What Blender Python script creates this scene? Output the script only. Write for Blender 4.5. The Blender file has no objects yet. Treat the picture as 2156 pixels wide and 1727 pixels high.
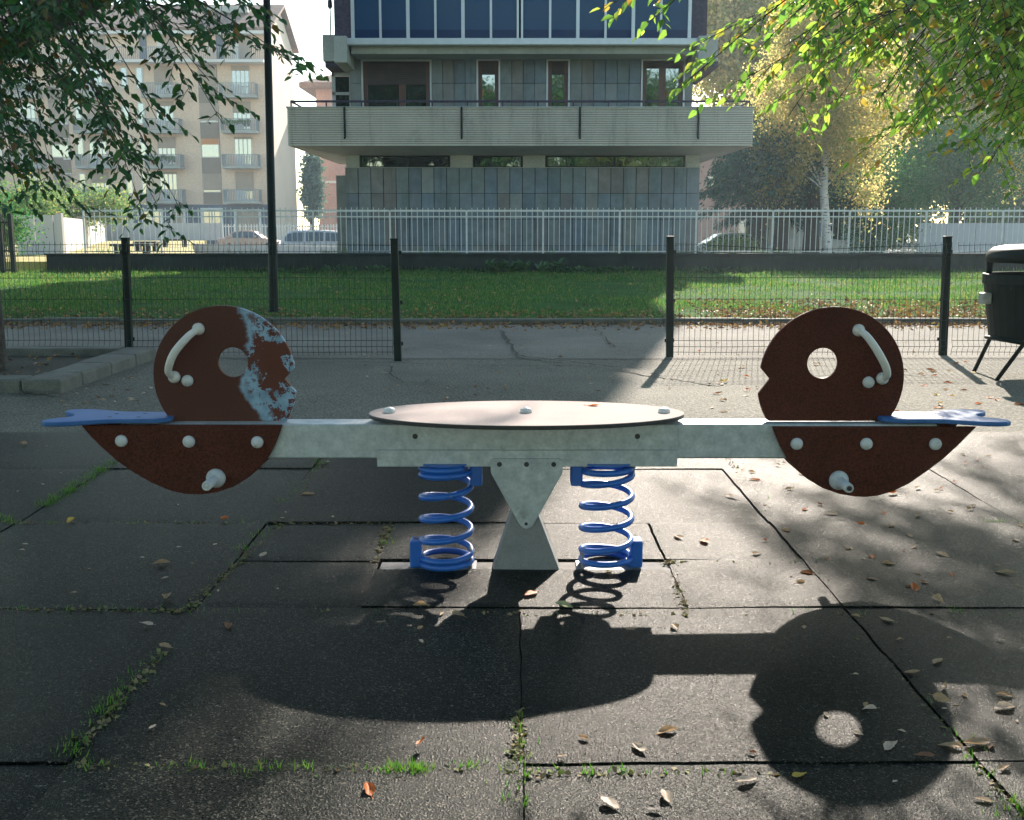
import bpy, bmesh, math, random
import numpy as np
from mathutils import Vector, Matrix, noise as mnoise

random.seed(11); rng = np.random.default_rng(11)
sc = bpy.context.scene
R = math.radians

# ------------------------------------------------------------------ camera, sky, sun, exposure
F = 2300.0; U0 = 1078.0; V0 = 863.5; H = 1.2                # focal length in photo units, centre, eye height (m)
PITCH = math.atan(385.5 / F); CP, SP = math.cos(PITCH), math.sin(PITCH)
cam = bpy.data.cameras.new('camera'); cam_o = bpy.data.objects.new('camera', cam)
sc.collection.objects.link(cam_o); sc.camera = cam_o
cam_o.location = (0, 0, H); cam_o.rotation_euler = (math.pi / 2 - PITCH, 0, 0)
cam.sensor_width = 36; cam.lens = F / 2156 * 36; cam.clip_end = 2000; cam.clip_start = 0.05

SUN_EL, SUN_AZ = R(28.6), R(12.6)                            # azimuth: towards +X from straight ahead (+Y)
w = bpy.data.worlds.new('World'); sc.world = w; w.use_nodes = True
nt = w.node_tree; bg = nt.nodes['Background']
sky = nt.nodes.new('ShaderNodeTexSky'); sky.sky_type = 'NISHITA'; sky.sun_disc = False
sky.sun_elevation = SUN_EL; sky.sun_rotation = SUN_AZ; sky.air_density = 1.0; sky.dust_density = 0.6; sky.ozone_density = 1.0
tint = nt.nodes.new('ShaderNodeMix'); tint.data_type = 'RGBA'; tint.blend_type = 'MULTIPLY'
tint.inputs[0].default_value = 1.0; tint.inputs[7].default_value = (0.98, 1.0, 0.86, 1)
nt.links.new(sky.outputs[0], tint.inputs[6]); nt.links.new(tint.outputs[2], bg.inputs[0])
bg.inputs[1].default_value = 0.13
sun = bpy.data.lights.new('sun', 'SUN'); sun_o = bpy.data.objects.new('sun', sun); sc.collection.objects.link(sun_o)
sun.energy = 5.0; sun.angle = R(0.6); sun.color = (1.0, 0.88, 0.76)
sun_dir = Vector((math.sin(SUN_AZ) * math.cos(SUN_EL), math.cos(SUN_AZ) * math.cos(SUN_EL), math.sin(SUN_EL)))
sun_o.rotation_euler = sun_dir.to_track_quat('Z', 'Y').to_euler(); sun_o.location = (8, 30, 25)
sc.view_settings.view_transform = 'Standard'; sc.view_settings.look = 'None'
sc.view_settings.exposure = 1.5; sc.view_settings.gamma = 1.0
sc.cycles.max_bounces = 6; sc.cycles.diffuse_bounces = 4; sc.cycles.glossy_bounces = 3
sc.cycles.transmission_bounces = 4; sc.cycles.volume_bounces = 0; sc.cycles.transparent_max_bounces = 8
sc.cycles.use_denoising = True; sc.cycles.use_adaptive_sampling = True; sc.cycles.adaptive_threshold = 0.02

# ------------------------------------------------------------------ measuring helpers
def A(u, v, Y):
    t = Y / (F * CP - (v - V0) * SP)
    return Vector(((u - U0) * t, Y, H - t * (F * SP + (v - V0) * CP)))
def G(u, v, z=0.0):
    t = (H - z) / (F * SP + (v - V0) * CP)
    return Vector(((u - U0) * t, t * (F * CP - (v - V0) * SP), z))
def zl(x, y): return (100 + x / 3.267) / 1.1596, (720 + y / 3.267) / 1.1596
def zr(x, y): return (1820 + x / 3.267) / 1.1596, (720 + y / 3.267) / 1.1596
def zs(x, y): return (980 + x / 3.267) / 1.1596, (1080 + y / 3.267) / 1.1596

# ------------------------------------------------------------------ object helpers
def link(o): sc.collection.objects.link(o); return o
def wloc(o):
    p = Vector((0, 0, 0))
    while o: p += o.location; o = o.parent
    return p
def tag(o, label=None, cat=None, group=None, kind=None):
    if label: o['label'] = label
    if cat: o['category'] = cat
    if group: o['group'] = group
    if kind: o['kind'] = kind
    return o
def thing(name, label, cat, loc=(0, 0, 0), group=None):
    o = link(bpy.data.objects.new(name, None)); o.location = loc; o.empty_display_size = 0.1
    return tag(o, label, cat, group)
def finish(me, name, mats, parent=None, smooth=False, bevel=0.0, label=None):
    o = link(bpy.data.objects.new(name, me))
    for m in (mats if isinstance(mats, (list, tuple)) else [mats]): me.materials.append(m)
    if smooth and len(me.polygons): me.polygons.foreach_set('use_smooth', [True] * len(me.polygons))
    if parent is not None: o.location = -wloc(parent); o.parent = parent
    if bevel:
        b = o.modifiers.new('bevel', 'BEVEL'); b.width = bevel; b.segments = 2; b.limit_method = 'ANGLE'; b.angle_limit = R(40)
    if label: o['label'] = label
    return o

class MB:
    def __init__(s): s.v = []; s.f = []; s.mi = []
    def add(s, vs, fs, mi=0):
        k = len(s.v); s.v.extend([tuple(p) for p in vs]); s.f.extend([tuple(i + k for i in f) for f in fs]); s.mi.extend([mi] * len(fs)); return s
    def box(s, x0, x1, y0, y1, z0, z1, mi=0):
        if x0 > x1: x0, x1 = x1, x0
        return s.add([(x0, y0, z0), (x1, y0, z0), (x1, y1, z0), (x0, y1, z0), (x0, y0, z1), (x1, y0, z1), (x1, y1, z1), (x0, y1, z1)],
              [(0, 3, 2, 1), (4, 5, 6, 7), (0, 1, 5, 4), (1, 2, 6, 5), (2, 3, 7, 6), (3, 0, 4, 7)], mi)
    def hexa(s, p, mi=0):
        return s.add(p, [(0, 3, 2, 1), (4, 5, 6, 7), (0, 1, 5, 4), (1, 2, 6, 5), (2, 3, 7, 6), (3, 0, 4, 7)], mi)
    def prism(s, pts, y0, y1, mi=0):
        n = len(pts)
        vs = [(x, y0, z) for x, z in pts] + [(x, y1, z) for x, z in pts]
        ar = sum(pts[i][0] * pts[(i + 1) % n][1] - pts[(i + 1) % n][0] * pts[i][1] for i in range(n))
        fr = tuple(range(n)); bk = tuple(range(2 * n - 1, n - 1, -1)); sd = [(i, n + i, n + (i + 1) % n, (i + 1) % n) for i in range(n)]
        fs = [fr, bk] + sd
        if ar < 0: fs = [f[::-1] for f in fs]
        return s.add(vs, fs, mi)
    def slab(s, pts, z0, z1, mi=0):
        n = len(pts)
        ar = sum(pts[i][0] * pts[(i + 1) % n][1] - pts[(i + 1) % n][0] * pts[i][1] for i in range(n))
        if ar < 0: pts = pts[::-1]
        vs = [(x, y, z0) for x, y in pts] + [(x, y, z1) for x, y in pts]
        return s.add(vs, [tuple(range(n - 1, -1, -1)), tuple(range(n, 2 * n))] + [(i, (i + 1) % n, n + (i + 1) % n, n + i) for i in range(n)], mi)
    def tube(s, path, rad, n=8, cap=True, mi=0):
        P = [Vector(p) for p in path]
        if not isinstance(rad, (list, tuple)): rad = [rad] * len(P)
        vs = []; up = None
        for i, p in enumerate(P):
            d = (P[min(i + 1, len(P) - 1)] - P[max(i - 1, 0)])
            d = d.normalized() if d.length > 1e-9 else Vector((0, 0, 1))
            if up is None:
                up = Vector((0, 0, 1)) if abs(d.z) < 0.9 else Vector((1, 0, 0))
            a = (up - d * up.dot(d))
            a = a.normalized() if a.length > 1e-6 else d.orthogonal().normalized()
            b = d.cross(a); up = a
            for k in range(n):
                t = 2 * math.pi * k / n
                vs.append(p + (a * math.cos(t) + b * math.sin(t)) * rad[i])
        fs = []
        for i in range(len(P) - 1):
            for k in range(n):
                fs.append((i * n + k, i * n + (k + 1) % n, (i + 1) * n + (k + 1) % n, (i + 1) * n + k))
        if cap:
            fs.append(tuple(range(n - 1, -1, -1))); fs.append(tuple(range((len(P) - 1) * n, len(P) * n)))
        return s.add(vs, fs, mi)
    def lathe(s, prof, o=(0, 0, 0), ax=(0, 0, 1), n=24, mi=0):
        ax = Vector(ax).normalized(); a = ax.orthogonal().normalized(); b = ax.cross(a); o = Vector(o)
        vs = []
        for r, h in prof:
            for k in range(n):
                t = 2 * math.pi * k / n
                vs.append(o + ax * h + (a * math.cos(t) + b * math.sin(t)) * max(r, 1e-5))
        fs = []
        for i in range(len(prof) - 1):
            for k in range(n): fs.append((i * n + k, i * n + (k + 1) % n, (i + 1) * n + (k + 1) % n, (i + 1) * n + k))
        fs.append(tuple(range(n - 1, -1, -1))); fs.append(tuple(range((len(prof) - 1) * n, len(prof) * n)))
        return s.add(vs, fs, mi)
    def ball(s, o, r, sq=1.0, ax=(0, 0, 1), n=16, mi=0):
        m = 8
        return s.lathe([(r * math.sin(math.pi * i / m), -r * sq * math.cos(math.pi * i / m)) for i in range(m + 1)], o, ax, n, mi)
    def build(s, name, mats, parent=None, smooth=False, bevel=0.0, label=None):
        me = bpy.data.meshes.new(name); me.from_pydata(s.v, [], s.f)
        if any(s.mi): me.polygons.foreach_set('material_index', s.mi)
        me.update()
        return finish(me, name, mats, parent, smooth, bevel, label)

def panel(name, outer, hole, y0, y1, mat, parent, bevel=0.003, label=None):
    """a flat board cut to an outline in the X-Z plane, with an optional hole, thickness along Y"""
    bm = bmesh.new(); es = []
    for loop in [outer] + ([hole] if hole else []):
        vs = [bm.verts.new((x, y0, z)) for x, z in loop]
        es += [bm.edges.new((vs[i], vs[(i + 1) % len(vs)])) for i in range(len(vs))]
    bmesh.ops.triangle_fill(bm, use_beauty=True, edges=es)
    bmesh.ops.dissolve_limit(bm, angle_limit=R(1), verts=bm.verts, edges=[e for e in bm.edges if len(e.link_faces) == 2])
    r = bmesh.ops.extrude_face_region(bm, geom=list(bm.faces))
    for e in r['geom']:
        if isinstance(e, bmesh.types.BMVert): e.co.y = y1
    bmesh.ops.recalc_face_normals(bm, faces=bm.faces)
    me = bpy.data.meshes.new(name); bm.to_mesh(me); bm.free()
    return finish(me, name, mat, parent, False, bevel, label)

# ------------------------------------------------------------------ materials
def nodes(name):
    m = bpy.data.materials.new(name); m.use_nodes = True
    t = m.node_tree; return m, t, t.nodes['Principled BSDF']
def ramp(t, stops, src):
    r = t.nodes.new('ShaderNodeValToRGB'); e = r.color_ramp.elements
    while len(e) < len(stops): e.new(0.5)
    for k, (p, c) in enumerate(stops): e[k].position = p; e[k].color = (*c, 1)
    t.links.new(src, r.inputs[0]); return r.outputs[0]
def coords(t): return t.nodes.new('ShaderNodeTexCoord').outputs['Object']
def nz(t, scale, detail=4, rough=0.6, vec=None):
    n = t.nodes.new('ShaderNodeTexNoise'); n.inputs['Scale'].default_value = scale; n.inputs['Detail'].default_value = detail
    n.inputs['Roughness'].default_value = rough
    t.links.new(vec if vec is not None else coords(t), n.inputs['Vector']); return n.outputs['Fac']
def mixc(t, a, b, fac, mode='MIX'):
    m = t.nodes.new('ShaderNodeMix'); m.data_type = 'RGBA'; m.blend_type = mode
    for s, v in ((0, fac), (6, a), (7, b)):
        if isinstance(v, (int, float)): m.inputs[s].default_value = v
        elif isinstance(v, tuple): m.inputs[s].default_value = (*v, 1)
        else: t.links.new(v, m.inputs[s])
    return m.outputs[2]
def maprange(t, src, a, b, c=0.0, d=1.0):
    n = t.nodes.new('ShaderNodeMapRange'); n.interpolation_type = 'SMOOTHSTEP'
    for i, v in enumerate((a, b, c, d)): n.inputs[i + 1].default_value = v
    t.links.new(src, n.inputs[0]); return n.outputs[0]
def mth(t, op, a, b=None):
    n = t.nodes.new('ShaderNodeMath'); n.operation = op
    for i, v in enumerate((a, b)):
        if v is None: continue
        if isinstance(v, (int, float)): n.inputs[i].default_value = v
        else: t.links.new(v, n.inputs[i])
    return n.outputs[0]
def bumpn(t, p, src, strength, dist=0.01):
    b = t.nodes.new('ShaderNodeBump'); b.inputs['Strength'].default_value = strength; b.inputs['Distance'].default_value = dist
    t.links.new(src, b.inputs['Height']); t.links.new(b.outputs[0], p.inputs['Normal'])
def sca(c, k): return tuple(x * k for x in c)
def M(name, c, var=0.25, scale=6.0, rough=0.7, metal=0.0, spec=0.5, bump=0.0, bscale=60.0, bdist=0.004, c2=None, fine=0.0, fscale=180.0, stain=None):
    m, t, p = nodes(name)
    col = ramp(t, [(0.3, sca(c, 1 - var)), (0.7, c2 if c2 else sca(c, 1 + var))], nz(t, scale, 6))
    if fine:
        col = mixc(t, col, ramp(t, [(0.35, (1 - fine,) * 3), (0.65, (1 + fine,) * 3)], nz(t, fscale, 2)), 1.0, 'MULTIPLY')
    if stain:
        sc_, lo, hi, sv = stain
        col = mixc(t, col, sv, maprange(t, nz(t, sc_, 7, 0.7), lo, hi))
    t.links.new(col, p.inputs['Base Color'])
    p.inputs['Roughness'].default_value = rough; p.inputs['Metallic'].default_value = metal
    p.inputs['Specular IOR Level'].default_value = spec
    if bump: bumpn(t, p, nz(t, bscale, 4), bump, bdist)
    return m
def isl(t): return t.nodes.new('ShaderNodeNewGeometry').outputs['Random Per Island']
def leafmat(name, stops, trans=0.5, rough=0.45, tcol=1.6, spec=0.4):
    m, t, p = nodes(name); col = ramp(t, stops, isl(t))
    t.links.new(col, p.inputs['Base Color']); p.inputs['Roughness'].default_value = rough; p.inputs['Specular IOR Level'].default_value = spec
    tr = t.nodes.new('ShaderNodeBsdfTranslucent'); t.links.new(mixc(t, col, (tcol, tcol, tcol * 0.7), 1.0, 'MULTIPLY'), tr.inputs[0])
    mx = t.nodes.new('ShaderNodeMixShader'); mx.inputs[0].default_value = trans
    t.links.new(p.outputs[0], mx.inputs[1]); t.links.new(tr.outputs[0], mx.inputs[2])
    t.links.new(mx.outputs[0], t.nodes['Material Output'].inputs[0]); return m

m_rubber, t, p = nodes('granulated rubber')
co = coords(t); g1 = nz(t, 260, 2, 0.6, co); g2 = nz(t, 2.2, 6, 0.65, co); vo = t.nodes.new('ShaderNodeTexVoronoi')
vo.inputs['Scale'].default_value = 250; t.links.new(co, vo.inputs['Vector'])
sc3 = t.nodes.new('ShaderNodeSeparateColor'); t.links.new(vo.outputs['Color'], sc3.inputs[0])
c = ramp(t, [(0.0, (0.0006, 0.0026, 0.0026)), (0.6, (0.002, 0.0052, 0.005)), (0.85, (0.007, 0.011, 0.010)), (1.0, (0.085, 0.082, 0.070))], sc3.outputs[0])
c = mixc(t, c, ramp(t, [(0.3, (0.62, 0.68, 0.68)), (0.7, (1.35, 1.3, 1.2))], g2), 1.0, 'MULTIPLY')
ti = ramp(t, [(0.0, (0.6, 0.66, 0.66)), (1.0, (1.5, 1.45, 1.4))], isl(t)); c = mixc(t, c, ti, 1.0, 'MULTIPLY')
c = mixc(t, c, (.05, .05, .044), maprange(t, nz(t, .9, 9, .75, co), .60, .74, 0, .55)); sp = maprange(t, nz(t, 75, 2, 0.5, co), 0.71, 0.735); c = mixc(t, c, (0.16, 0.15, 0.13), sp)
t.links.new(c, p.inputs['Base Color']); p.inputs['Specular IOR Level'].default_value = 0.036
t.links.new(ramp(t, [(0.0, (.26,) * 3), (1.0, (.42,) * 3)], sc3.outputs[1]), p.inputs['Roughness'])
bumpn(t, p, mth(t, 'ADD', mth(t, 'ADD', vo.outputs['Distance'], sc3.outputs[2]), mth(t, 'MULTIPLY', g1, 1.2)), 0.42, 0.003)
m_soil = M('seam soil', (0.05, 0.046, 0.032), 0.5, 30, 0.95, bump=0.8, bscale=120, bdist=0.01)
def asphalt(name, lo, mid, hi, gs):
    m, t, p = nodes(name); co = coords(t)
    g = nz(t, gs, 3, 0.7, co); vo = t.nodes.new('ShaderNodeTexVoronoi'); vo.inputs['Scale'].default_value = gs * 0.6; t.links.new(co, vo.inputs['Vector'])
    c = ramp(t, [(0.28, lo), (0.5, mid), (0.72, hi)], g)
    c = mixc(t, c, ramp(t, [(0.3, (0.75,) * 3), (0.7, (1.2,) * 3)], nz(t, 0.7, 7, 0.65, co)), 1.0, 'MULTIPLY')
    c = mixc(t, c, (0.05, 0.05, 0.045), maprange(t, nz(t, 1.7, 9, 0.75, co), 0.62, 0.75, 0, 0.5))
    t.links.new(c, p.inputs['Base Color']); p.inputs['Roughness'].default_value = 0.85; p.inputs['Specular IOR Level'].default_value = 0.15
    bumpn(t, p, mth(t, 'ADD', vo.outputs['Distance'], g), 0.8, 0.012); return m
m_asph = asphalt('coarse asphalt', (0.05, 0.053, 0.045), (0.145, 0.145, 0.122), (0.36, 0.335, 0.285), 70)
m_path = asphalt('path asphalt', (0.115, 0.112, 0.10), (0.205, 0.197, 0.175), (0.35, 0.33, 0.29), 110)
m_lawn = M('lawn earth', (0.045, 0.105, 0.03), 0.3, 1.2, 0.95, spec=0.03, bump=0.6, bscale=30, bdist=0.03, fine=0.3, fscale=40)
m_yard = M('yard asphalt', (0.22, 0.21, 0.19), 0.2, 0.6, 0.85, fine=0.15)
m_yel = M('mown yellow grass', (0.30, 0.26, 0.07), 0.3, 1.5, 0.9, fine=0.3, fscale=30)
m_brown = M('red brown paint', (0.072, 0.0185, 0.011), 0.15, 7, 0.5, spec=0.1, fine=0.45, fscale=170, bump=0.06, bscale=300, bdist=0.001, stain=(5, 0.58, 0.8, (0.036, 0.012, 0.008)))
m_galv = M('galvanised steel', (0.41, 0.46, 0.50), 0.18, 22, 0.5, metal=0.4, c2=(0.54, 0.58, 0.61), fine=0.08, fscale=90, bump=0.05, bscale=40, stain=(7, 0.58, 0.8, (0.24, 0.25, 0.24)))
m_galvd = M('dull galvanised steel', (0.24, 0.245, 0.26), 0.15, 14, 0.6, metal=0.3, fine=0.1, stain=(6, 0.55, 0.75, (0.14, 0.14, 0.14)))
m_blue = M('blue enamel', (0.010, 0.12, 0.50), 0.12, 12, 0.35, spec=0.5, stain=(26, 0.63, 0.70, (0.17, 0.24, 0.34)))
m_seat = M('blue plastic', (0.022, 0.11, 0.34), 0.12, 10, 0.45, spec=0.34, c2=(0.05, 0.15, 0.37), fine=0.05)
m_cap = M('pale plastic', (0.56, 0.57, 0.58), 0.14, 30, 0.5, stain=(25, 0.58, 0.72, (0.24, 0.23, 0.2)))
m_hand = M('pale handle plastic', (0.62, 0.60, 0.56), 0.1, 20, 0.5, stain=(20, 0.62, 0.72, (0.3, 0.27, 0.2)))
m_dark = M('dark screw steel', (0.02, 0.022, 0.024), 0.3, 40, 0.5)
m_base = M('dusty base steel', (0.26, 0.25, 0.24), 0.2, 30, 0.9, spec=0.1, fine=.1, stain=(14, .55, .7, (.12, .11, .1)))
m_edge = M('dark laminate edge', (0.02, 0.02, 0.02), 0.2, 40, 0.5)
m_table = M('pinkish laminate', (0.40, 0.34, 0.32), 0.08, 4, 0.85, spec=0.05, fine=0.06, fscale=160, stain=(4, 0.66, 0.85, (0.27, 0.235, 0.22)))
m_green = M('dark green coated steel', (0.004, 0.014, 0.0125), 0.2, 12, 0.5, spec=0.15)
m_wire = M('green wire', (0.006, 0.018, 0.015), 0.2, 12, 0.4, spec=0.4)
m_white = M('white painted iron', (0.62, 0.62, 0.60), 0.12, 8, 0.5, stain=(9, 0.66, 0.76, (0.25, 0.2, 0.15)))
m_conc = M('old dark concrete', (0.028, 0.036, 0.033), 0.35, 2.2, 0.9, spec=0.1, bump=0.4, bscale=25, bdist=0.01, fine=0.2, fscale=70, stain=(1.4, 0.52, 0.72, (0.03, 0.045, 0.028)))
m_kerb = M('kerb stone', (0.12, 0.125, 0.11), 0.3, 5, 0.85, bump=0.4, bscale=70, bdist=0.006, fine=0.25, fscale=110, stain=(3, 0.58, 0.75, (0.1, 0.11, 0.085)))
m_bark = M('dark bark', (0.05, 0.042, 0.035), 0.45, 14, 0.95, bump=0.9, bscale=28, bdist=0.03)
m_twig = M('twig bark', (0.045, 0.038, 0.03), 0.3, 20, 0.9)
m_lamp = M('black green lamp paint', (0.003, 0.011, 0.010), 0.2, 8, 0.5, spec=0.15)
m_stencil = M('pale stencil paint', (0.45, 0.5, 0.48), 0.3, 90, 0.8)

# ------------------------------------------------------------------ ground
def sheet(name, m, x0, x1, y0, y1, z, kind='structure', nx=1, ny=1, wob=0.0):
    xs = np.linspace(x0, x1, nx + 1); ys = np.linspace(y0, y1, ny + 1)
    vs = [(x, y, z + (wob * mnoise.noise((x * .35, y * .35, 3.1)) if wob else 0)) for y in ys for x in xs]
    fs = [(j * (nx + 1) + i, j * (nx + 1) + i + 1, (j + 1) * (nx + 1) + i + 1, (j + 1) * (nx + 1) + i) for j in range(ny) for i in range(nx)]
    me = bpy.data.meshes.new(name); me.from_pydata(vs, [], fs); me.update()
    o = finish(me, name, m); o['kind'] = kind; return o
Y_RUB, Y_FEN, Y_KERB, Y_WALL = 6.40, 10.25, 13.75, 28.5
sheet('terrain', m_yard, -400, 400, -60, 900, -0.46)
sheet('soil', m_soil, -30, 30, -20, Y_RUB + .02, -0.032)
sheet('asphalt', m_asph, -30, 30, Y_RUB + .02, Y_FEN - .1, -0.012, nx=60, ny=12, wob=.012)
sheet('path', m_path, -30, 30, Y_FEN - .1, Y_KERB, -0.010, nx=60, ny=10, wob=.008)
sheet('lawn', m_lawn, -30, 30, Y_KERB + .1, Y_WALL + .05, 0.035, nx=60, ny=30, wob=.06)

XS = [0.025 + 1.035 * k for k in range(-9, 10)]
YS = [1.300 - 1.035 * k for k in range(8, 0, -1)] + [1.300 + 1.021 * k for k in range(6)]
def tile(mb, x0, x1, y0, y1, n=14):
    x0 += random.uniform(.0005, .006); x1 -= random.uniform(.0005, .006); y0 += random.uniform(.0005, .006); y1 -= random.uniform(.0005, .006)
    tz = random.uniform(-.002, .002); ax, ay = random.uniform(-.003, .003), random.uniform(-.003, .003); curl = random.uniform(-.004, .006)
    cx, cy = (x0 + x1) / 2, (y0 + y1) / 2; vs = []
    def h(x, y):
        u_, v_ = (x - cx) / (x1 - x0) * 2, (y - cy) / (y1 - y0) * 2
        return tz + ax * u_ + ay * v_ + curl * max(abs(u_), abs(v_)) ** 3 + .003 * mnoise.noise((x * 2, y * 2, 0))
    for lev in range(2):
        for j in range(n + 1):
            for i in range(n + 1):
                x = x0 + (x1 - x0) * i / n; y = y0 + (y1 - y0) * j / n
                e = i in (0, n) or j in (0, n)
                if e:
                    x += .0055 * mnoise.noise((x * 8, y * 8, 5)); y += .0055 * mnoise.noise((x * 8, y * 8, 9))
                vs.append((x, y, h(x, y) - (0.004 if e else 0)) if lev == 0 else (x, y, -0.045))
    m = (n + 1) ** 2; fs = [(j * (n + 1) + i, j * (n + 1) + i + 1, (j + 1) * (n + 1) + i + 1, (j + 1) * (n + 1) + i) for j in range(n) for i in range(n)]
    ring = [i for i in range(n)] + [i * (n + 1) + n for i in range(n)] + [n * (n + 1) + n - i for i in range(n)] + [(n - i) * (n + 1) for i in range(n)]
    for a, b in zip(ring, ring[1:] + ring[:1]): fs.append((a, m + a, m + b, b))
    mb.add(vs, fs)
mb = MB(); seams = []
YM = 3.787                                                       # the seesaw's own line
for j in range(len(YS) - 1):
    for i in range(len(XS) - 1):
        x0, x1, y0, y1 = XS[i], XS[i + 1], YS[j], YS[j + 1]
        if abs(y0 - YS[-4]) < .01 and -1.1 < x0 < 1.0:           # the row under the seesaw is laid in half tiles
            ym = (y0 + y1) / 2
            if x0 < -.5:
                for a, b in ((x0, -.485),): tile(mb, a, b, y0, ym); tile(mb, a, b, ym, y1)
                tile(mb, -.485, .56, y0, YM - .055); tile(mb, -.485, .56, YM + .062, y1)
                seams += [(-.485, y0, -.485, y1), (x0, ym, -.485, ym)]
            else:
                tile(mb, .56, x1, y0, ym); tile(mb, .56, x1, ym, y1)
                seams += [(.56, y0, .56, y1), (.56, ym, x1, ym)]
            continue
        tile(mb, x0, x1, y0, y1)
o = mb.build('rubber_paving', m_rubber, smooth=True); o['kind'] = 'structure'
o.data.set_sharp_from_angle(angle=R(50))

# cracks across the asphalt, thin and dark
def crack(name, pts, wd):
    mb = MB(); P = [G(*q) for q in pts]; Q = []
    for a, b in zip(P, P[1:]):
        for k in range(6): Q.append(a.lerp(b, k / 6) + Vector((random.uniform(-.025, .025), random.uniform(-.03, .03), 0)))
    vs = []
    for k, q in enumerate(Q):
        ww = wd * random.uniform(.5, 1.3); d = (Q[min(k + 1, len(Q) - 1)] - Q[max(k - 1, 0)]).normalized()
        s = Vector((-d.y, d.x, 0)) * ww; z = .006
        vs += [(q.x - s.x, q.y - s.y, z), (q.x + s.x, q.y + s.y, z)]
    mb.add(vs, [(2 * k, 2 * k + 2, 2 * k + 3, 2 * k + 1) for k in range(len(Q) - 1)])
    o = mb.build(name, M('crack tar', (0.02, 0.022, 0.02), .3, 20, .9)); o['kind'] = 'structure'
crack('asphalt_crack', [(1058, 697), (1072, 722), (1090, 749), (1150, 757), (1230, 766), (1300, 775), (1370, 787), (1440, 797), (1530, 812)], .016)
crack('asphalt_crack', [(818, 770), (826, 795), (850, 806), (890, 806), (905, 800)], .008)
crack('asphalt_crack', [(1262, 700), (1280, 720), (1300, 735)], .007)
crack('asphalt_crack', [(630, 765), (760, 763), (920, 768), (1060, 771), (1240, 772)], .009)
crack('asphalt_crack', [(1715, 765), (1800, 770), (1950, 792), (2090, 797)], .008)

# kerb between path and lawn
mb = MB(); x = -16.0
while x < 16:
    l = random.uniform(.95, 1.05); dz = random.uniform(-.012, .012)
    mb.box(x + .004, x + l - .004, Y_KERB - .02 + dz, Y_KERB + .1, -.05, .065 + dz); x += l
o = mb.build('kerb', m_kerb, bevel=.012); o['kind'] = 'structure'

# planter of stone kerbs around the left tree
pl = thing('planter', 'low grey stone kerb planter bed around the trunk of the dark tree', 'planter', (-4.9, 9.1, 0))
PX0, PX1, PY0, PY1 = -6.6, -3.32, 7.95, 10.14
mb = MB(); y = PY0
for l in (.42, .62, .6, .56):
    mb.box(PX1 - .29 + random.uniform(-.01, .01), PX1 + random.uniform(-.012, .012), y + .002, y + l - .002, -.05, .095 + random.uniform(-.003, .003)); y += l
x = PX0
for l in (.75, .75, .75, .73):
    mb.box(x + .004, x + l - .004, PY0 + .02, PY0 + .27, -.05, .092 + random.uniform(-.003, .003)); x += l
mb.build('stone_kerb', m_kerb, pl, bevel=.018)
mb = MB(); mb.box(PX0, PX1 - .3, PY1 - .16, PY1 + .03, -.05, .1); mb.build('rear_kerb', m_kerb, pl, bevel=.01)
mb = MB(); mb.box(PX0, PX1 - .28, PY0 + .26, PY1 - .17, -.04, .03); mb.build('soil_bed', m_soil, pl)

# ------------------------------------------------------------------ the seesaw
X0 = 0.048
ss = thing('spring_seesaw', 'double spring seesaw with brown round headed ends, blue seats and an oval middle table', 'seesaw', (X0, YM, 0))
YF, YB = YM - .052, YM + .052
bm_ = MB(); zb0, zb1 = A(1100, 966, YF).z, A(1100, 893, YF).z
bm_.box(A(262, 890, YM).x, A(1962, 890, YM).x, YF, YB, zb0, zb1); bm_.build('beam', m_galv, ss, bevel=.006)
# sleeves: upper plate and lower angle on both faces
for sgn, yf in ((-1, YF), (1, YB)):
    a = yf + sgn * .0005; b = yf + sgn * .006; c_ = yf + sgn * .010
    xl, xr = A(794, 940, YF).x, A(1426, 940, YF).x
    mb = MB(); mb.box(xl - .002, xr + .002, min(a, b), max(a, b), A(1100, 947, YF).z - .0, zb1 - .002); mb.build('sleeve_plate', m_galv, ss, bevel=.002)
    mb = MB(); mb.box(xl, xr, min(a, c_), max(a, c_), A(1100, 983, YF - .01).z, A(1100, 947.5, YF - .01).z - .001); s_ = mb.build('angle_bar', m_galv, ss, bevel=.002)
    if sgn < 0:
        mb = MB()
        for u, v in ((874, 919), (1342, 919)):
            mb = MB(); mb.lathe([(0, -.004), (.0095, -.004), (.0095, .001), (0, .002)], A(u, v, YF - .006), (0, -1, 0), 16); mb.build('screw_head', m_dark, s_)
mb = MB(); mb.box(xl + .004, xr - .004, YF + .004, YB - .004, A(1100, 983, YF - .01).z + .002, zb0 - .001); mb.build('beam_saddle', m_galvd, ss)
# oval table
zt = zb1 + .03; pc = A(1108, 880, YM); a_ = .553; b_ = .262
ell = [(math.cos(2 * math.pi * k / 96), math.sin(2 * math.pi * k / 96)) for k in range(96)]
mb = MB(); mb.slab([(X0 + .003 + a_ * c, YM + b_ * s) for c, s in ell], zt, zt + .0025); tb = mb.build('table_top', m_table, ss, bevel=.001)
mb = MB(); mb.slab([(X0 + .003 + (a_ - .0005) * c, YM + (b_ - .0005) * s) for c, s in ell], zt - .013, zt - .0005); mb.build('edge_band', m_edge, tb, bevel=.003)
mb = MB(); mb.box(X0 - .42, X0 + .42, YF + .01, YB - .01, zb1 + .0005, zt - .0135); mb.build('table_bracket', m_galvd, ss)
def dome(mb, o, r, ax):
    mb.lathe([(r * 1.0, 0), (r * 1.0, r * .18), (r * .93, r * .45), (r * .72, r * .68), (r * .6, r * .72), (r * .56, r * .70), (r * .53, r * .76), (r * .35, r * .84), (0, r * .88)], o, ax, 24)
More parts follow.
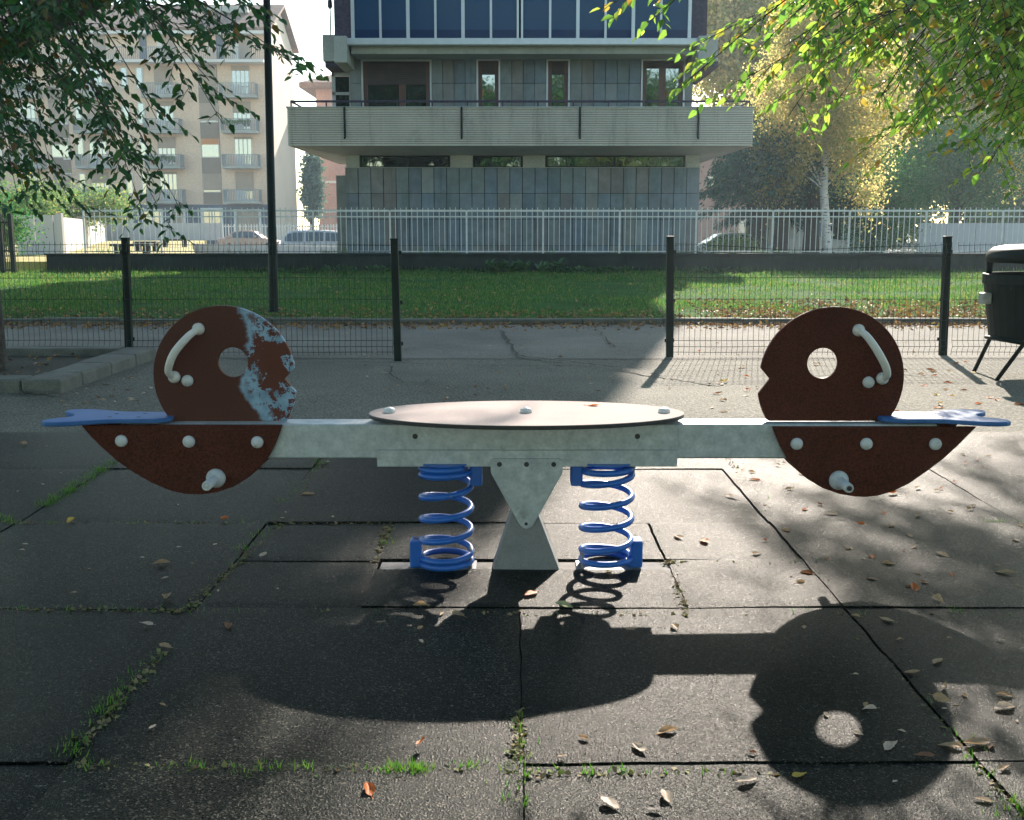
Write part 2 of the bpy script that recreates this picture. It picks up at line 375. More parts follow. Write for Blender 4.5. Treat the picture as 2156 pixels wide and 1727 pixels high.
for u in (820, 1107.5, 1398):
    mb = MB(); q = A(u, 878, YM); dome(mb, (q.x, YM, zt + .0025), .0215, (0, 0, 1)); mb.build('bolt_cap', m_cap, tb, smooth=True)

# worn paint of the left head: pale blue undercoat showing through
m_worn, t, p = nodes('worn brown paint')
co = coords(t); sx = t.nodes.new('ShaderNodeSeparateXYZ'); t.links.new(co, sx.inputs[0])

def P2(zx, zy): q = A(*zl(zx, zy), YM - .01); return q.x, q.z
XW, ZW = sx.outputs[0], sx.outputs[2]
fz = nz(t, 26, 8, 0.72, co); fz2 = nz(t, 70, 6, 0.7, co); soft = nz(t, 9, 3, 0.5, co)
def disc_d(cx, cz, rx, rz):
    a = mth(t, 'DIVIDE', mth(t, 'SUBTRACT', XW, cx), rx); b = mth(t, 'DIVIDE', mth(t, 'SUBTRACT', ZW, cz), rz)
    return mth(t, 'SQRT', mth(t, 'ADD', mth(t, 'MULTIPLY', a, a), mth(t, 'MULTIPLY', b, b)))
# coverage of the blue: to the right of a slanted edge through the eye hole, feathered like spray
xa, za = P2(1600, 300); xb, zb_ = P2(1760, 960); xm, zm = P2(1620, 690)
edge_up = mth(t, 'SUBTRACT', XW, xa + .004)                       # metres right of the edge, above the hole
lowx = mth(t, 'ADD', mth(t, 'MULTIPLY', mth(t, 'SUBTRACT', zm, ZW), (xb - xm) / (zm - zb_)), xm - .012)
edge_lo = mth(t, 'SUBTRACT', XW, lowx)
sel = maprange(t, ZW, zm - .02, zm + .02)
edge = mth(t, 'ADD', mth(t, 'MULTIPLY', edge_up, sel), mth(t, 'MULTIPLY', edge_lo, mth(t, 'SUBTRACT', 1.0, sel)))
feath = mth(t, 'ADD', edge, mth(t, 'ADD', mth(t, 'MULTIPLY', mth(t, 'SUBTRACT', soft, .5), .15), mth(t, 'MULTIPLY', mth(t, 'SUBTRACT', fz, .5), .09)))
cover = maprange(t, feath, -.012, .02)
# brown flakes left standing: a big island right of the hole, smaller ones along the rim
px_, pz_ = P2(1840, 520); qx_, qz_ = P2(1900, 640); rx_, rz_ = P2(1900, 250)
isl1 = mth(t, 'SUBTRACT', 1.0, disc_d(px_, pz_, .082, .075)); isl2 = mth(t, 'SUBTRACT', 1.0, disc_d(qx_, qz_, .05, .030))
isl0 = mth(t, 'MAXIMUM', isl1, isl2)
fl = mth(t, 'ADD', mth(t, 'ADD', mth(t, 'MULTIPLY', isl0, 1.0), mth(t, 'MULTIPLY', mth(t, 'SUBTRACT', fz, .5), 3.6)), mth(t, 'MULTIPLY', mth(t, 'SUBTRACT', nz(t, 11, 2, .5, co), .52), 3.4))
flk = maprange(t, fl, .0, .06)
rim = mth(t, 'MULTIPLY', maprange(t, feath, .012, .06), maprange(t, mth(t, 'ADD', fz, mth(t, 'MULTIPLY', fz2, .6)), .79, .82))
brown_left = mth(t, 'MAXIMUM', flk, rim)
mask = mth(t, 'MULTIPLY', cover, mth(t, 'SUBTRACT', 1.0, brown_left))
bl = ramp(t, [(.3, (.12, .21, .31)), (.6, (.28, .43, .58)), (.8, (.20, .22, .34))], nz(t, 14, 6, .65, co))
bl = mixc(t, bl, (.06, .06, .07), maprange(t, nz(t, 95, 3, .6, co), .68, .74))
br = ramp(t, [(.35, (.055, .014, .0085)), (.65, (.09, .023, .014))], nz(t, 260, 2, .5, co))
br = mixc(t, br, (.105, .026, .016), maprange(t, feath, -.02, .03))
t.links.new(mixc(t, br, bl, mask), p.inputs['Base Color']); p.inputs['Roughness'].default_value = .5; p.inputs['Specular IOR Level'].default_value = .25
bumpn(t, p, brown_left, .25, .001)

def arc(cx, cz, r, a0, a1, n=40): return [(cx + r * math.cos(R(a0 + (a1 - a0) * k / n)), cz + r * math.sin(R(a0 + (a1 - a0) * k / n))) for k in range(n + 1)]
def head(side):
    Z = zl if side < 0 else zr
    def q(x, y): a = A(*Z(x, y), YM - .009); return a.x, a.z
    if side < 0:
        cx, cy, r = 1463, 655, 568; lip1, nk, lip2, ch1, ch0 = (2030, 580), (1942, 670), (2035, 775), (1958, 1008), (1012, 1008); hx, hy, hr = 1530, 538, 119
    else:
        cx, cy, r = 690, 672, 576; lip1, nk, lip2, ch1, ch0 = (110, 582), (196, 672), (104, 790), (186, 1024), (1140, 1024); hx, hy, hr = 617, 546, 122
    C_ = Vector(q(cx, cy)); rr = abs(q(cx + r, cy)[0] - C_.x)
    L1 = Vector(q(*lip1)); a1 = math.degrees(math.atan2(L1.y - C_.y, L1.x - C_.x)); E = Vector(q(*ch0)); a2 = math.degrees(math.atan2(E.y - C_.y, E.x - C_.x))
    if side < 0: out = arc(C_.x, C_.y, rr, a1, a2 + (360 if a2 < a1 else 0), 64)
    else: out = arc(C_.x, C_.y, rr, a1, a2 - (360 if a2 > a1 else 0), 64)
    L2 = Vector(q(*lip2)); D = Vector(q(*ch1)); out = out[:-1] + [(out[-1][0], zb1 + .002)]
    b2 = math.degrees(math.atan2(L2.y - C_.y, L2.x - C_.x)); b1 = math.degrees(math.atan2(D.y - C_.y, D.x - C_.x)); r1, r2 = (D - C_).length, (L2 - C_).length
    if b2 - b1 > 180: b1 += 360
    if b1 - b2 > 180: b2 += 360
    jaw = [(C_.x + (r1 + (r2 - r1) * k / 8) * math.cos(R(b1 + (b2 - b1) * k / 8)), C_.y + (r1 + (r2 - r1) * k / 8) * math.sin(R(b1 + (b2 - b1) * k / 8))) for k in range(9)]
    jaw[0] = (jaw[0][0], zb1 + .002)
    out = out + jaw + [tuple(q(*nk))]
    hc = q(hx, hy); hrr = abs(q(hx + hr, hy)[0] - hc[0])
    hole = [(hc[0] + hrr * math.cos(2 * math.pi * k / 40), hc[1] + hrr * math.sin(2 * math.pi * k / 40)) for k in range(40)]
    pn = panel('head_panel', out, hole, YM - .009, YM + .009, m_worn if side < 0 else m_brown, ss, .003,
               'round brown head panel worn through to pale blue beside its mouth notch' if side < 0 else 'round plain brown head panel with unworn paint')
    # grip on the face and its twin on the back
    hp = ([(1258, 272), (1212, 312), (1150, 385), (1098, 460), (1062, 545), (1046, 610), (1066, 655)] if side < 0
          else [(900, 282), (938, 318), (990, 400), (1040, 490), (1080, 570), (1100, 630), (1090, 666)])
    off = [0, .030, .048, .054, .05, .034, 0]
    for s2 in (-1, 1):
        mb = MB(); pts = []
        for (x, y), d in zip(hp, off): a = q(x, y); pts.append(Vector((a[0], YM + s2 * (.014 + d), a[1])))
        # smooth the polyline
        sm = []
        for k in range(len(pts) - 1):
            p0, p1, p2, p3 = pts[max(k - 1, 0)], pts[k], pts[k + 1], pts[min(k + 2, len(pts) - 1)]
            for j in range(5):
                tt = j / 5; sm.append(.5 * ((2 * p1) + (p2 - p0) * tt + (2 * p0 - 5 * p1 + 4 * p2 - p3) * tt ** 2 + (3 * p1 - p0 - 3 * p2 + p3) * tt ** 3))
        sm.append(pts[-1]); n = len(sm)
        mb.tube(sm, [.0115 + .002 * math.sin(math.pi * k / (n - 1)) for k in range(n)], 12)
        for e in (pts[0], pts[-1]): mb.lathe([(.0215, -.006), (.0215, 0), (.019, .008), (.0125, .016), (0, .019)], (e.x, YM + s2 * .0155, e.z), (0, s2, 0), 20)
        mb.build('handle', m_hand, pn, smooth=True)
    bx = (1170, 685) if side < 0 else (980, 697)
    a = q(*bx); mb = MB(); dome(mb, (a[0], YM - .009, a[1]), .0205, (0, -1, 0)); mb.build('bolt_cap', m_cap, pn, smooth=True)
    # crescent side panels on both faces of the beam
    YP = YF - .020
    def q2(x, y): a = A(*Z(x, y), YP); return a.x, a.z
    if side < 0:
        top = [(318, 1040), (1922, 1040)]; cur = [(1905, 1090), (1870, 1185), (1820, 1285), (1750, 1375), (1660, 1455), (1540, 1530), (1400, 1577), (1270, 1595), (1150, 1590), (1020, 1560), (880, 1500), (740, 1420), (600, 1322), (470, 1205), (380, 1115)]
    else:
        top = [(1845, 1054), (216, 1054)]; cur = [(240, 1115), (280, 1210), (340, 1320), (410, 1400), (500, 1475), (620, 1545), (750, 1590), (880, 1611), (960, 1614), (1060, 1604), (1180, 1568), (1310, 1505), (1440, 1415), (1580, 1310), (1700, 1200), (1790, 1110)]
    for s2 in (-1, 1):
        y0 = YP if s2 < 0 else YB + .002
        sp_ = panel('side_panel', [q2(*k) for k in top + cur], None, y0, y0 + .018, m_brown, ss, .003)
        if s2 < 0:
            for x, y in ([(643, 1165), (1181, 1170), (1727, 1175)] if side < 0 else [(408, 1188), (963, 1188), (1513, 1190)]):
                a = q2(x, y); mb = MB(); dome(mb, (a[0], y0, a[1]), .0212, (0, -1, 0)); mb.build('bolt_cap', m_cap, sp_, smooth=True)
            fp = (1397, 1462) if side < 0 else (742, 1478); a = q2(*fp); mb = MB(); o = Vector((a[0], y0, a[1]))
            mb.lathe([(.034, 0), (.034, .006), (.030, .018), (.021, .027), (.0175, .032), (.0165, .06), (.0165, .118), (.0155, .123), (.0125, .125), (.012, .121), (.007, .121), (.0065, .124), (0, .124)], o, (0, -1, 0), 24)
            mb.build('foot_peg', m_cap, sp_, smooth=True)
            if side > 0:
                mb = MB(); mb.lathe([(.0085, .1235), (.0085, .1262), (.004, .1268), (.004, .125), (0, .125)], o, (0, -1, 0), 14); mb.build('peg_screw', m_dark, sp_)
        else:
            a = q2(*((1397, 1462) if side < 0 else (742, 1478))); mb = MB()
            mb.lathe([(.034, 0), (.030, .018), (.0175, .032), (.0165, .118), (0, .124)], (a[0], y0 + .018, a[1]), (0, 1, 0), 20); mb.build('foot_peg', m_cap, sp_, smooth=True)
    # seat board: narrow neck under the head, flaring to a two-lobed tail
    zst = zb1 + .022; d = side
    half = [(1.235, .0), (1.238, .045), (1.250, .062), (1.28, .075), (1.34, .078), (1.40, .078), (1.44, .082), (1.48, .098), (1.52, .116), (1.56, .132), (1.60, .139), (1.635, .135), (1.655, .118), (1.658, .095), (1.648, .07), (1.628, .05), (1.605, .036), (1.592, .018), (1.589, 0)]
    ring = [(X0 + d * x, YM - y) for x, y in half] + [(X0 + d * x, YM + y) for x, y in half[-2:0:-1]]
    mb = MB(); mb.slab(ring, zst - .016, zst); st = mb.build('seat', m_seat, ss, bevel=.004)
    mb = MB(); mb.box(X0 + d * 1.27, X0 + d * 1.56, YF + .008, YB - .008, zb1 + .0005, zst - .0165); mb.build('seat_block', m_galvd, ss)
    for sx_ in (1.35, 1.45):
        for sy in (-.035, .035):
            mb = MB(); mb.lathe([(.0, -.002), (.007, -.002), (.0075, .0006), (.004, .001), (0, .001)], (X0 + d * sx_, YM + sy, zst), (0, 0, 1), 12); mb.build('screw_head', m_dark, st)
head(-1); head(1)

# pivot: hanging V plates and the folded foot
def vplate(y0, y1, nm):
    def q(x, y): a = A(*zs(x, y), YF - .016); return a.x, a.z
    o = [(735, 131), (722, 138), (712, 152), (712, 235), (716, 250), (930, 640), (945, 664), (965, 682), (997, 692), (1030, 682), (1050, 664), (1064, 640), (1281, 252), (1286, 235), (1286, 152), (1276, 138), (1262, 131)]
    return panel(nm, [q(*k) for k in o], None, y0, y1, m_galv, ss, .002)
vp = vplate(YF - .017, YF - .0105, 'pivot_plate'); vplate(YB + .0105, YB + .017, 'pivot_plate')
for x, y, r in ((782, 177, .0088), (998, 177, .0088), (1215, 177, .0088), (995, 651, .006)):
    mb = MB(); mb.lathe([(0, -.003), (r, -.003), (r, .001), (r * .6, .0016), (0, .0016)], A(*zs(x, y), YF - .017), (0, -1, 0), 16); mb.build('screw_head', m_dark, vp)
def q3(x, y, Y): a = A(*zs(x, y), Y); return Vector(a)
fy = YF - .006; tl, tr = q3(930, 500, fy), q3(1035, 500, fy); bl_, br_ = q3(728, 1000, fy), q3(1263, 1006, fy); zbot = -.004
mb = MB(); yb2 = YB + .012
pf = [(bl_.x, zbot), (br_.x, zbot), (tr.x + .012, tr.z), (tl.x - .012, tl.z)]
mb.prism(pf, fy, fy + .005)
mb.prism(pf, yb2 - .005, yb2)
for (xb_, xt_, sgn) in ((br_.x, tr.x + .012, 1), (bl_.x, tl.x - .012, -1)):   # flanges that fold back
    mb.hexa([(xb_ - sgn * .006, fy + .0055, zbot), (xb_ - sgn * .001, fy + .0055, zbot), (xb_ - sgn * .001, yb2 - .0055, zbot), (xb_ - sgn * .006, yb2 - .0055, zbot),
             (xt_ - sgn * .006, fy + .0055, tr.z), (xt_ - sgn * .001, fy + .0055, tr.z), (xt_ - sgn * .001, yb2 - .0055, tr.z), (xt_ - sgn * .006, yb2 - .0055, tr.z)] if sgn > 0 else
            [(xb_ + .001, fy + .0055, zbot), (xb_ + .006, fy + .0055, zbot), (xb_ + .006, yb2 - .0055, zbot), (xb_ + .001, yb2 - .0055, zbot),
             (xt_ + .001, fy + .0055, tr.z), (xt_ + .006, fy + .0055, tr.z), (xt_ + .006, yb2 - .0055, tr.z), (xt_ + .001, yb2 - .0055, tr.z)])
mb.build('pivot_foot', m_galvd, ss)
mb = MB(); mb.box(A(801, 1190, YM).x, A(1424, 1190, YM).x, YM - .05, YM + .05, -.03, -.006); mb.build('base_plate', m_base, ss)

# springs
ztop = A(940, 984, YM - .09).z
for (u, side) in ((940, -1), (1277, 1)):
    cx = A(u, 1090, YM).x; rr = .0885; wr = .0116; z0 = .010; z1 = ztop - .012; hgt = z1 - z0
    pts = []; turns = 6.35; N = 200; ph0 = math.pi * (1.05 if side < 0 else 1.9)
    for k in range(N + 1):
        s = k / N; tt = turns * s
        # closed end coils at foot and top, open pitch between
        e = 1.3; pc_, po = .022, (hgt - .022 * 2 * e) / (turns - 2 * e)
        z = tt * pc_ if tt < e else (e * pc_ + (tt - e) * po if tt < turns - e else e * pc_ + (turns - 2 * e) * po + (tt - turns + e) * pc_)
        a = ph0 + 2 * math.pi * tt
        pts.append((cx + rr * math.cos(a), YM + rr * math.sin(a), z0 + z))
    mb = MB(); mb.tube(pts, wr, 10); mb.build('spring', m_blue, ss, smooth=True)
    for top, dx in ((0, side), (1, -side)):
        mb = MB(); xc = cx + dx * (rr + .020); zc0, zc1 = (z0 - .012, .098) if not top else (ztop - .082, ztop)
        mb.box(xc - .022, xc + .020, YM - .034, YM + .03, zc0, zc1)
        cl = mb.build('spring_clamp', m_blue, ss, bevel=.007)
        if not top:
            mb = MB(); mb.lathe([(.011, -.002), (.011, .0012), (.006, .0014), (.006, -.001), (0, -.001)], (xc, YM, zc1), (0, 0, 1), 16); mb.build('clamp_bolt', m_dark, cl)
    mb = MB()
    xu = cx - side * (rr - .002)
    mb.tube([(xu, YM - .036 + .0, -.004)] + [(xu + .0 , YM - .0 - .036 * math.cos(math.pi * k / 10), .040 + .026 * math.sin(math.pi * k / 10)) for k in range(11)] + [(xu, YM + .036, -.004)], .0052, 8)
    mb.box(xu - .02, xu + .02, YM - .05, YM + .048, -.0055, .0015)
    mb.build('u_bolt', m_galvd, ss, smooth=False)
    mb = MB(); mb.lathe([(.098, 0), (.098, .005), (.06, .006)], (cx, YM, -.0055), (0, 0, 1), 32); mb.build('spring_foot', m_galvd, ss)
    mb = MB(); mb.lathe([(.098, 0), (.098, .006), (.06, .006)], (cx, YM, ztop - .0005), (0, 0, 1), 32); mb.build('spring_plate', m_blue, ss)


# ------------------------------------------------------------------ mesh fence round the playground
def fence_run(name, label, posts, ends):
    """posts: list of ((u,v) top, (u,v) foot); ends: panel spans in metres"""
    root = thing(name, label, 'fence', (sum(e[0] for e in ends) / len(ends), Y_FEN, 0))
    for (t_, b_) in posts:
        b3 = G(*b_); t3 = A(*t_, b3.y); mb = MB(); hw = .033
        mb.hexa([(b3.x - hw, b3.y - hw, -.03), (b3.x + hw, b3.y - hw, -.03), (b3.x + hw, b3.y + hw, -.03), (b3.x - hw, b3.y + hw, -.03),
                 (t3.x - hw, b3.y - hw, t3.z), (t3.x + hw, b3.y - hw, t3.z), (t3.x + hw, b3.y + hw, t3.z), (t3.x - hw, b3.y + hw, t3.z)])
        ps = mb.build('post', m_green, root, bevel=.006)
        mb = MB(); mb.box(t3.x - hw - .003, t3.x + hw + .003, b3.y - hw - .003, b3.y + hw + .003, t3.z - .002, t3.z + .012); mb.build('post_cap', m_green, ps, bevel=.004)
        mb = MB()
        for zc in (.12, .5, .95): mb.box(b3.x - hw - .012, b3.x + hw + .012, b3.y + hw + .001, b3.y + hw + .016, zc, zc + .035)
        mb.build('panel_clamp', m_green, ps)
    for (x0, x1, sag) in ends:
        Y = Y_FEN + .055; mb = MB()
        hz = [.03, .085, .14, .33, .53, .73, .93, .975, 1.035]
        zz = [(0.0, 0), (.03, 0), (.058, -.012), (.085, -.028), (.112, -.012), (.14, 0), (.33, 0), (.53, 0), (.73, 0), (.93, 0), (.952, -.012), (.975, -.028), (1.0, -.012), (1.035, 0), (1.06, 0)]
        n = int((x1 - x0) / .05)
        def wob(x, z): return .006 * mnoise.noise((x * 1.3, z * 2, 7)) + (sag * .05 * math.sin(math.pi * (x - x0) / (x1 - x0)) ** 2 * (1 if z > .9 else 0))
        for k in range(n + 1):
            x = x0 + (x1 - x0) * k / n
            mb.tube([(x + .004 * mnoise.noise((x * 3, z, 2)), Y + dy, z - wob(x, z)) for z, dy in zz], .0021, 4, False)
        for z in hz:
            dy = -.028 if z in (.085, .975) else 0
            m2 = 14
            s2 = sag if z > .9 else 0
            mb.tube([(x0 + (x1 - x0) * k / m2, Y + dy - .004, z - wob(x0 + (x1 - x0) * k / m2, z) + s2 * random.uniform(-.012, .012)) for k in range(m2 + 1)], .0027, 5, False)
        mb.build('mesh_panel', m_wire, root)
    return root
xp = [G(272, 745).x, G(838, 757).x, G(1410, 748).x, G(1985, 745).x]
fence_run('mesh_fence', 'dark green wire mesh fence behind the worn red brown head and the planter', [((264, 503), (272, 745)), ((830, 505), (838, 756))],
          [(-6.6, xp[0] - .03, 0), (xp[0] + .03, xp[1] - .03, 0)])
fence_run('mesh_fence', 'dark green wire mesh fence with bent sunlit top wires running beside the litter bin', [((1411, 500), (1410, 748)), ((1995, 500), (1985, 745))],
          [(xp[2] + .03, xp[3] - .03, 1.0), (xp[3] + .03, 7.6, .4)])

# ------------------------------------------------------------------ lamp post
lb = G(577, 665); lt = A(562, 20, lb.y)
lp = thing('lamp_post', 'tall black green lamp post with pale stencilled letters standing on the lawn edge', 'lamp post', (lb.x, lb.y, 0))
dirp = Vector((lt.x - lb.x, 0, lt.z)).normalized(); top = Vector((lb.x, lb.y, 0)) + dirp * 7.2; base = Vector((lb.x, lb.y, 0))
mb = MB(); mb.tube([base + dirp * h for h in (-.05, 0, 1.2, 1.21, 7.2)], [.062, .062, .060, .056, .038], 20); mb.build('pole', m_lamp, lp, smooth=True)
mb = MB(); mb.lathe([(.085, 0), (.085, .03), (.07, .06), (.062, .065)], (lb.x, lb.y, .03), (0, 0, 1), 20); mb.build('base_collar', m_lamp, lp)
mb = MB(); mb.lathe([(.05, 0), (.09, .05), (.22, .12), (.24, .16), (.20, .30), (.06, .38), (0, .40)], top, (0, 0, 1), 20); mb.build('lamp_head', m_lamp, lp, smooth=True)
def lettering(body, size):
    cu = bpy.data.curves.new('txt', 'FONT'); cu.body = body; cu.size = size; cu.align_x = 'CENTER'; cu.resolution_u = 3
    o = bpy.data.objects.new('txt', cu); sc.collection.objects.link(o); bpy.context.view_layer.update()
    me = bpy.data.meshes.new_from_object(o.evaluated_get(bpy.context.evaluated_depsgraph_get())); bpy.data.objects.remove(o); return me
def on_pole(body, v, size, turn):
    me = lettering(body, size); zc = A(571, v, lb.y).z; c = base + dirp * (zc / dirp.z); rad = .0528
    bm = bmesh.new(); bm.from_mesh(me); bmesh.ops.subdivide_edges(bm, edges=[e for e in bm.edges if e.calc_length() > .008], cuts=2)
    for q in bm.verts:
        a = q.co.x / rad + turn; q.co = Vector((c.x + rad * math.sin(a), c.y - rad * math.cos(a), zc + q.co.y))
    bm.to_mesh(me); bm.free(); finish(me, 'lettering', m_stencil, lp)
on_pole('ERT', 414, .062, -.25); on_pole('4', 422.5, .060, -.1)

# ------------------------------------------------------------------ litter bin
bx, by = 4.30, 8.80
bn = thing('litter_bin', 'dark green hooded litter bin hung in a splayed tubular frame', 'litter bin', (bx, by, 0))
m_bin = M('dark green plastic', (0.004, 0.013, 0.0115), 0.25, 9, 0.5, spec=0.15, stain=(12, .68, .74, (.18, .19, .18)))
m_bag = M('pale plastic bag', (0.30, 0.31, 0.30), .3, 20, .5)
zt_, zr_, zrr, zbb = A(2150, 514, by).z, A(2078, 590, by).z, A(2078, 577, by).z, A(2096, 717, by).z
rt = bx - A(2079, 585, by).x
mb = MB(); mb.lathe([(rt - .085, zbb), (rt - .075, zbb + .03), (rt - .012, zr_ - .03), (rt - .012, zr_ - .03), (rt, zr_ - .03), (rt, zrr), (rt - .02, zrr), (rt - .02, zr_ - .06), (rt - .08, zbb + .05), (0, zbb + .05)], (bx, by, 0), (0, 0, 1), 36); mb.build('body', m_bin, bn, bevel=.004)
mb = MB(); rl = bx - A(2086, 540, by).x; zl0 = A(2086, 553, by).z; hh = zt_ - zl0
mb.lathe([(rl - .02, 0), (rl, .005), (rl, hh * .35), (rl * .97, hh * .6), (rl * .88, hh * .82), (rl * .7, hh * .95), (rl * .4, hh), (0, hh * 1.01)], (bx, by, zl0), (0, 0, 1), 36); mb.build('hood', m_bin, bn, smooth=True)
for k in range(4):
    a = math.pi / 4 + k * math.pi / 2 + .45; mb = MB(); r_ = rl - .035
    mb.tube([(bx + r_ * math.cos(a), by + r_ * math.sin(a), zrr - .01), (bx + r_ * math.cos(a), by + r_ * math.sin(a), zl0 + .02)], .024, 10); mb.build('hood_post', m_bin, bn, smooth=True)
f1, f2 = G(2051, 781), G(2098, 800)
for (fx, fy_, hx_, hy_, hz_) in ((f1.x, f1.y, bx - .27, by + .12, A(2082, 643, by).z), (f2.x, f2.y, bx - .06, by - rt - .02, .84), (2 * bx - f1.x, f1.y + .02, bx + .27, by + .12, .6), (2 * bx - f2.x + .1, f2.y + .08, bx + .25, by - .2, .7)):
    mb = MB(); mb.tube([(fx, fy_, -.005), (hx_, hy_, hz_)], .0165, 10); mb.build('leg', m_bin, bn, smooth=True)
mb = MB(); zc = zbb + .015
pts = [(bx + (rt - .06) * math.cos(2 * math.pi * k / 24), by + (rt - .06) * math.sin(2 * math.pi * k / 24), zc + .01 * math.cos(k)) for k in range(25)]
mb.tube(pts, .015, 8, False); mb.build('frame_ring', m_bin, bn, smooth=True)
mb = MB(); zz_ = A(2070, 628, by).z; mb.box(bx - rt - .045, bx - rt + .03, by - .05, by + .05, zz_ - .045, zz_ + .045); mb.build('hinge_block', m_bag, bn, bevel=.012)

# ------------------------------------------------------------------ retaining wall and white iron fence on it
xwl = A(98, 560, Y_WALL).x; zwt = A(1078, 534, Y_WALL).z
mb = MB(); x = xwl
while x < 15.5:
    l = min(3.0, 15.6 - x); mb.box(x + .004, x + l - .004, Y_WALL, Y_WALL + .32, -.46, zwt - .05); x += l
rw = mb.build('retaining_wall', m_conc, bevel=.01); tag(rw, 'low dark mossy concrete wall at the back of the lawn', 'wall')
mb = MB(); mb.box(xwl - .03, 15.62, Y_WALL - .04, Y_WALL + .36, zwt - .049, zwt); mb.build('coping', m_conc, rw, bevel=.012)
wf = thing('iron_fence', 'white painted iron picket fence standing on the dark concrete wall', 'fence', (0, Y_WALL + .16, zwt))
yf = Y_WALL + .16; zt1, zt2, zb1_ = A(1078, 444, yf).z, A(1078, 456.5, yf).z, zwt + .05; zpk = A(1078, 437.5, yf).z
x = A(177, 480, yf).x; first = True
while x < 15.3:
    mb = MB(); mb.box(x - .022, x + .022, yf - .022, yf + .022, zwt - .002, zt1 + .01); mb.build('post', m_white, wf)
    mb = MB(); x2 = x + 1.98
    for z_, h_ in ((zt1, .024), (zt2, .016), (zb1_, .012)): mb.box(x + .0225, x2 - .0225, yf - .014, yf + .014, z_ - h_, z_ + h_)
    for k in range(1, 14):
        xk = x + 1.98 * k / 14; mb.box(xk - .0085, xk + .0085, yf - .0065, yf + .0065, zb1_ - .02, zpk + random.uniform(-.01, .01))
    mb.build('picket_panel', m_white, wf); x = x2

# ------------------------------------------------------------------ middle building
m_stone, t, p = nodes('slate cladding')
co = coords(t); c = ramp(t, [(0, (.11, .16, .19)), (.22, (.17, .21, .22)), (.42, (.14, .19, .24)), (.6, (.20, .215, .20)), (.75, (.12, .16, .20)), (.9, (.18, .165, .155)), (1, (.22, .27, .28))], isl(t))
c = mixc(t, c, ramp(t, [(.3, (.75,) * 3), (.7, (1.2,) * 3)], nz(t, 2.6, 8, .7, co)), 1.0, 'MULTIPLY')
def streaks(t, c, co, lo, k):
    mp = t.nodes.new('ShaderNodeMapping'); mp.inputs['Scale'].default_value = (3.2, 3.2, .22); t.links.new(co, mp.inputs[0])
    return mixc(t, c, k, maprange(t, nz(t, 1.0, 8, .72, mp.outputs[0]), lo, lo + .22), 'MULTIPLY')
c = streaks(t, c, co, .5, (.62, .64, .62))
t.links.new(c, p.inputs['Base Color']); p.inputs['Roughness'].default_value = .6; bumpn(t, p, nz(t, 14, 5, .6, co), .15, .01)
m_para = M('ribbed concrete parapet', (0.52, 0.475, 0.41), 0.1, 1.2, .85, fine=.1, fscale=30, stain=(.9, .55, .8, (.27, .28, .24)))
tp_ = m_para.node_tree; pp_ = tp_.nodes['Principled BSDF']; src_ = pp_.inputs['Base Color'].links[0].from_socket; tp_.links.new(streaks(tp_, src_, coords(tp_), .5, (.6, .62, .6)), pp_.inputs['Base Color'])
m_slab = M('grey concrete', (0.36, 0.37, 0.34), 0.15, 1.0, .85, stain=(1.2, .55, .8, (.2, .21, .19)), fine=.08, fscale=25)
m_back = M('dark joint', (0.03, 0.035, 0.035), .2, 5, .9)
m_frame = M('brown window frame', (0.10, 0.045, 0.03), .15, 8, .5)
m_shut = M('brown roller shutter', (0.055, 0.04, 0.036), .2, 5, .7)
m_alu = M('pale aluminium', (0.55, 0.57, 0.58), .06, 6, .4, metal=.3)
def glassm(name, c, ior=2.2, rough=.03, bump=0.0, bsc=3):
    m, t, p = nodes(name); p.inputs['Base Color'].default_value = (*c, 1); p.inputs['Roughness'].default_value = rough; p.inputs['IOR'].default_value = ior
    if bump: bumpn(t, p, nz(t, bsc, 2), bump, .02)
    return m
m_glass = glassm('window glass', (.015, .018, .02), 3.2, .02, .12, 1.6)
m_bluep = glassm('blue glass panel', (.011, .055, .125), 1.25, .2, .03, 1)
m_bluep2 = glassm('dark blue glass panel', (.004, .026, .08), 1.2, .2)
m_purp = M('dark purple brick', (0.045, 0.035, 0.06), .25, 9, .8, fine=.3, fscale=14)
YW = 31.5; YP_ = 30.1; YU = 30.5
def X(u, Y, v=300): return A(u, v, Y).x
def Zv(v, Y): return A(1078, v, Y).z
bd = thing('stone_building', 'modern block clad in blue grey stone with a ribbed balcony and blue glass above', 'building', ((X(727, YW) + X(1473, YW)) / 2, YW, -.46))
xl_, xr_ = X(727, YW, 352), X(1473, YW, 352)
zc1, zc0 = Zv(352.6, YW), -.46
mb = MB(); mb.box(xl_ + .02, xr_ - .02, YW + .03, YW + 14, -.46, zc1 - .01); mb.build('base_wall', m_back, bd)
cw = (xr_ - xl_) / 28; rows = [Zv(v, YW) for v in (352.6, 407.6, 462.6, 517.6)] + [-.30]
mb = MB()
for r_ in range(4):
    for k in range(28):
        d_ = random.uniform(-.012, .008); mb.box(xl_ + k * cw + .010, xl_ + (k + 1) * cw - .010, YW - .02 + d_, YW + .028, rows[r_ + 1] + .008, rows[r_] - .006)
for s_, xx in ((-1, xl_ + .018), (1, xr_ - .018)):
    for r_ in range(4):
        for k in range(24): mb.box(xx, xx + s_ * .03, YW + .04 + k * .57, YW + .60 + k * .57, rows[r_ + 1] + .008, rows[r_] - .006)
mb.build('stone_cladding', m_stone, bd)
mb = MB(); mb.box(X(715, YW + 1, 400), xl_ - .02, YW + .4, YW + 5, -.46, Zv(370, YW + .5)); mb.build('side_plinth', m_stone, bd)
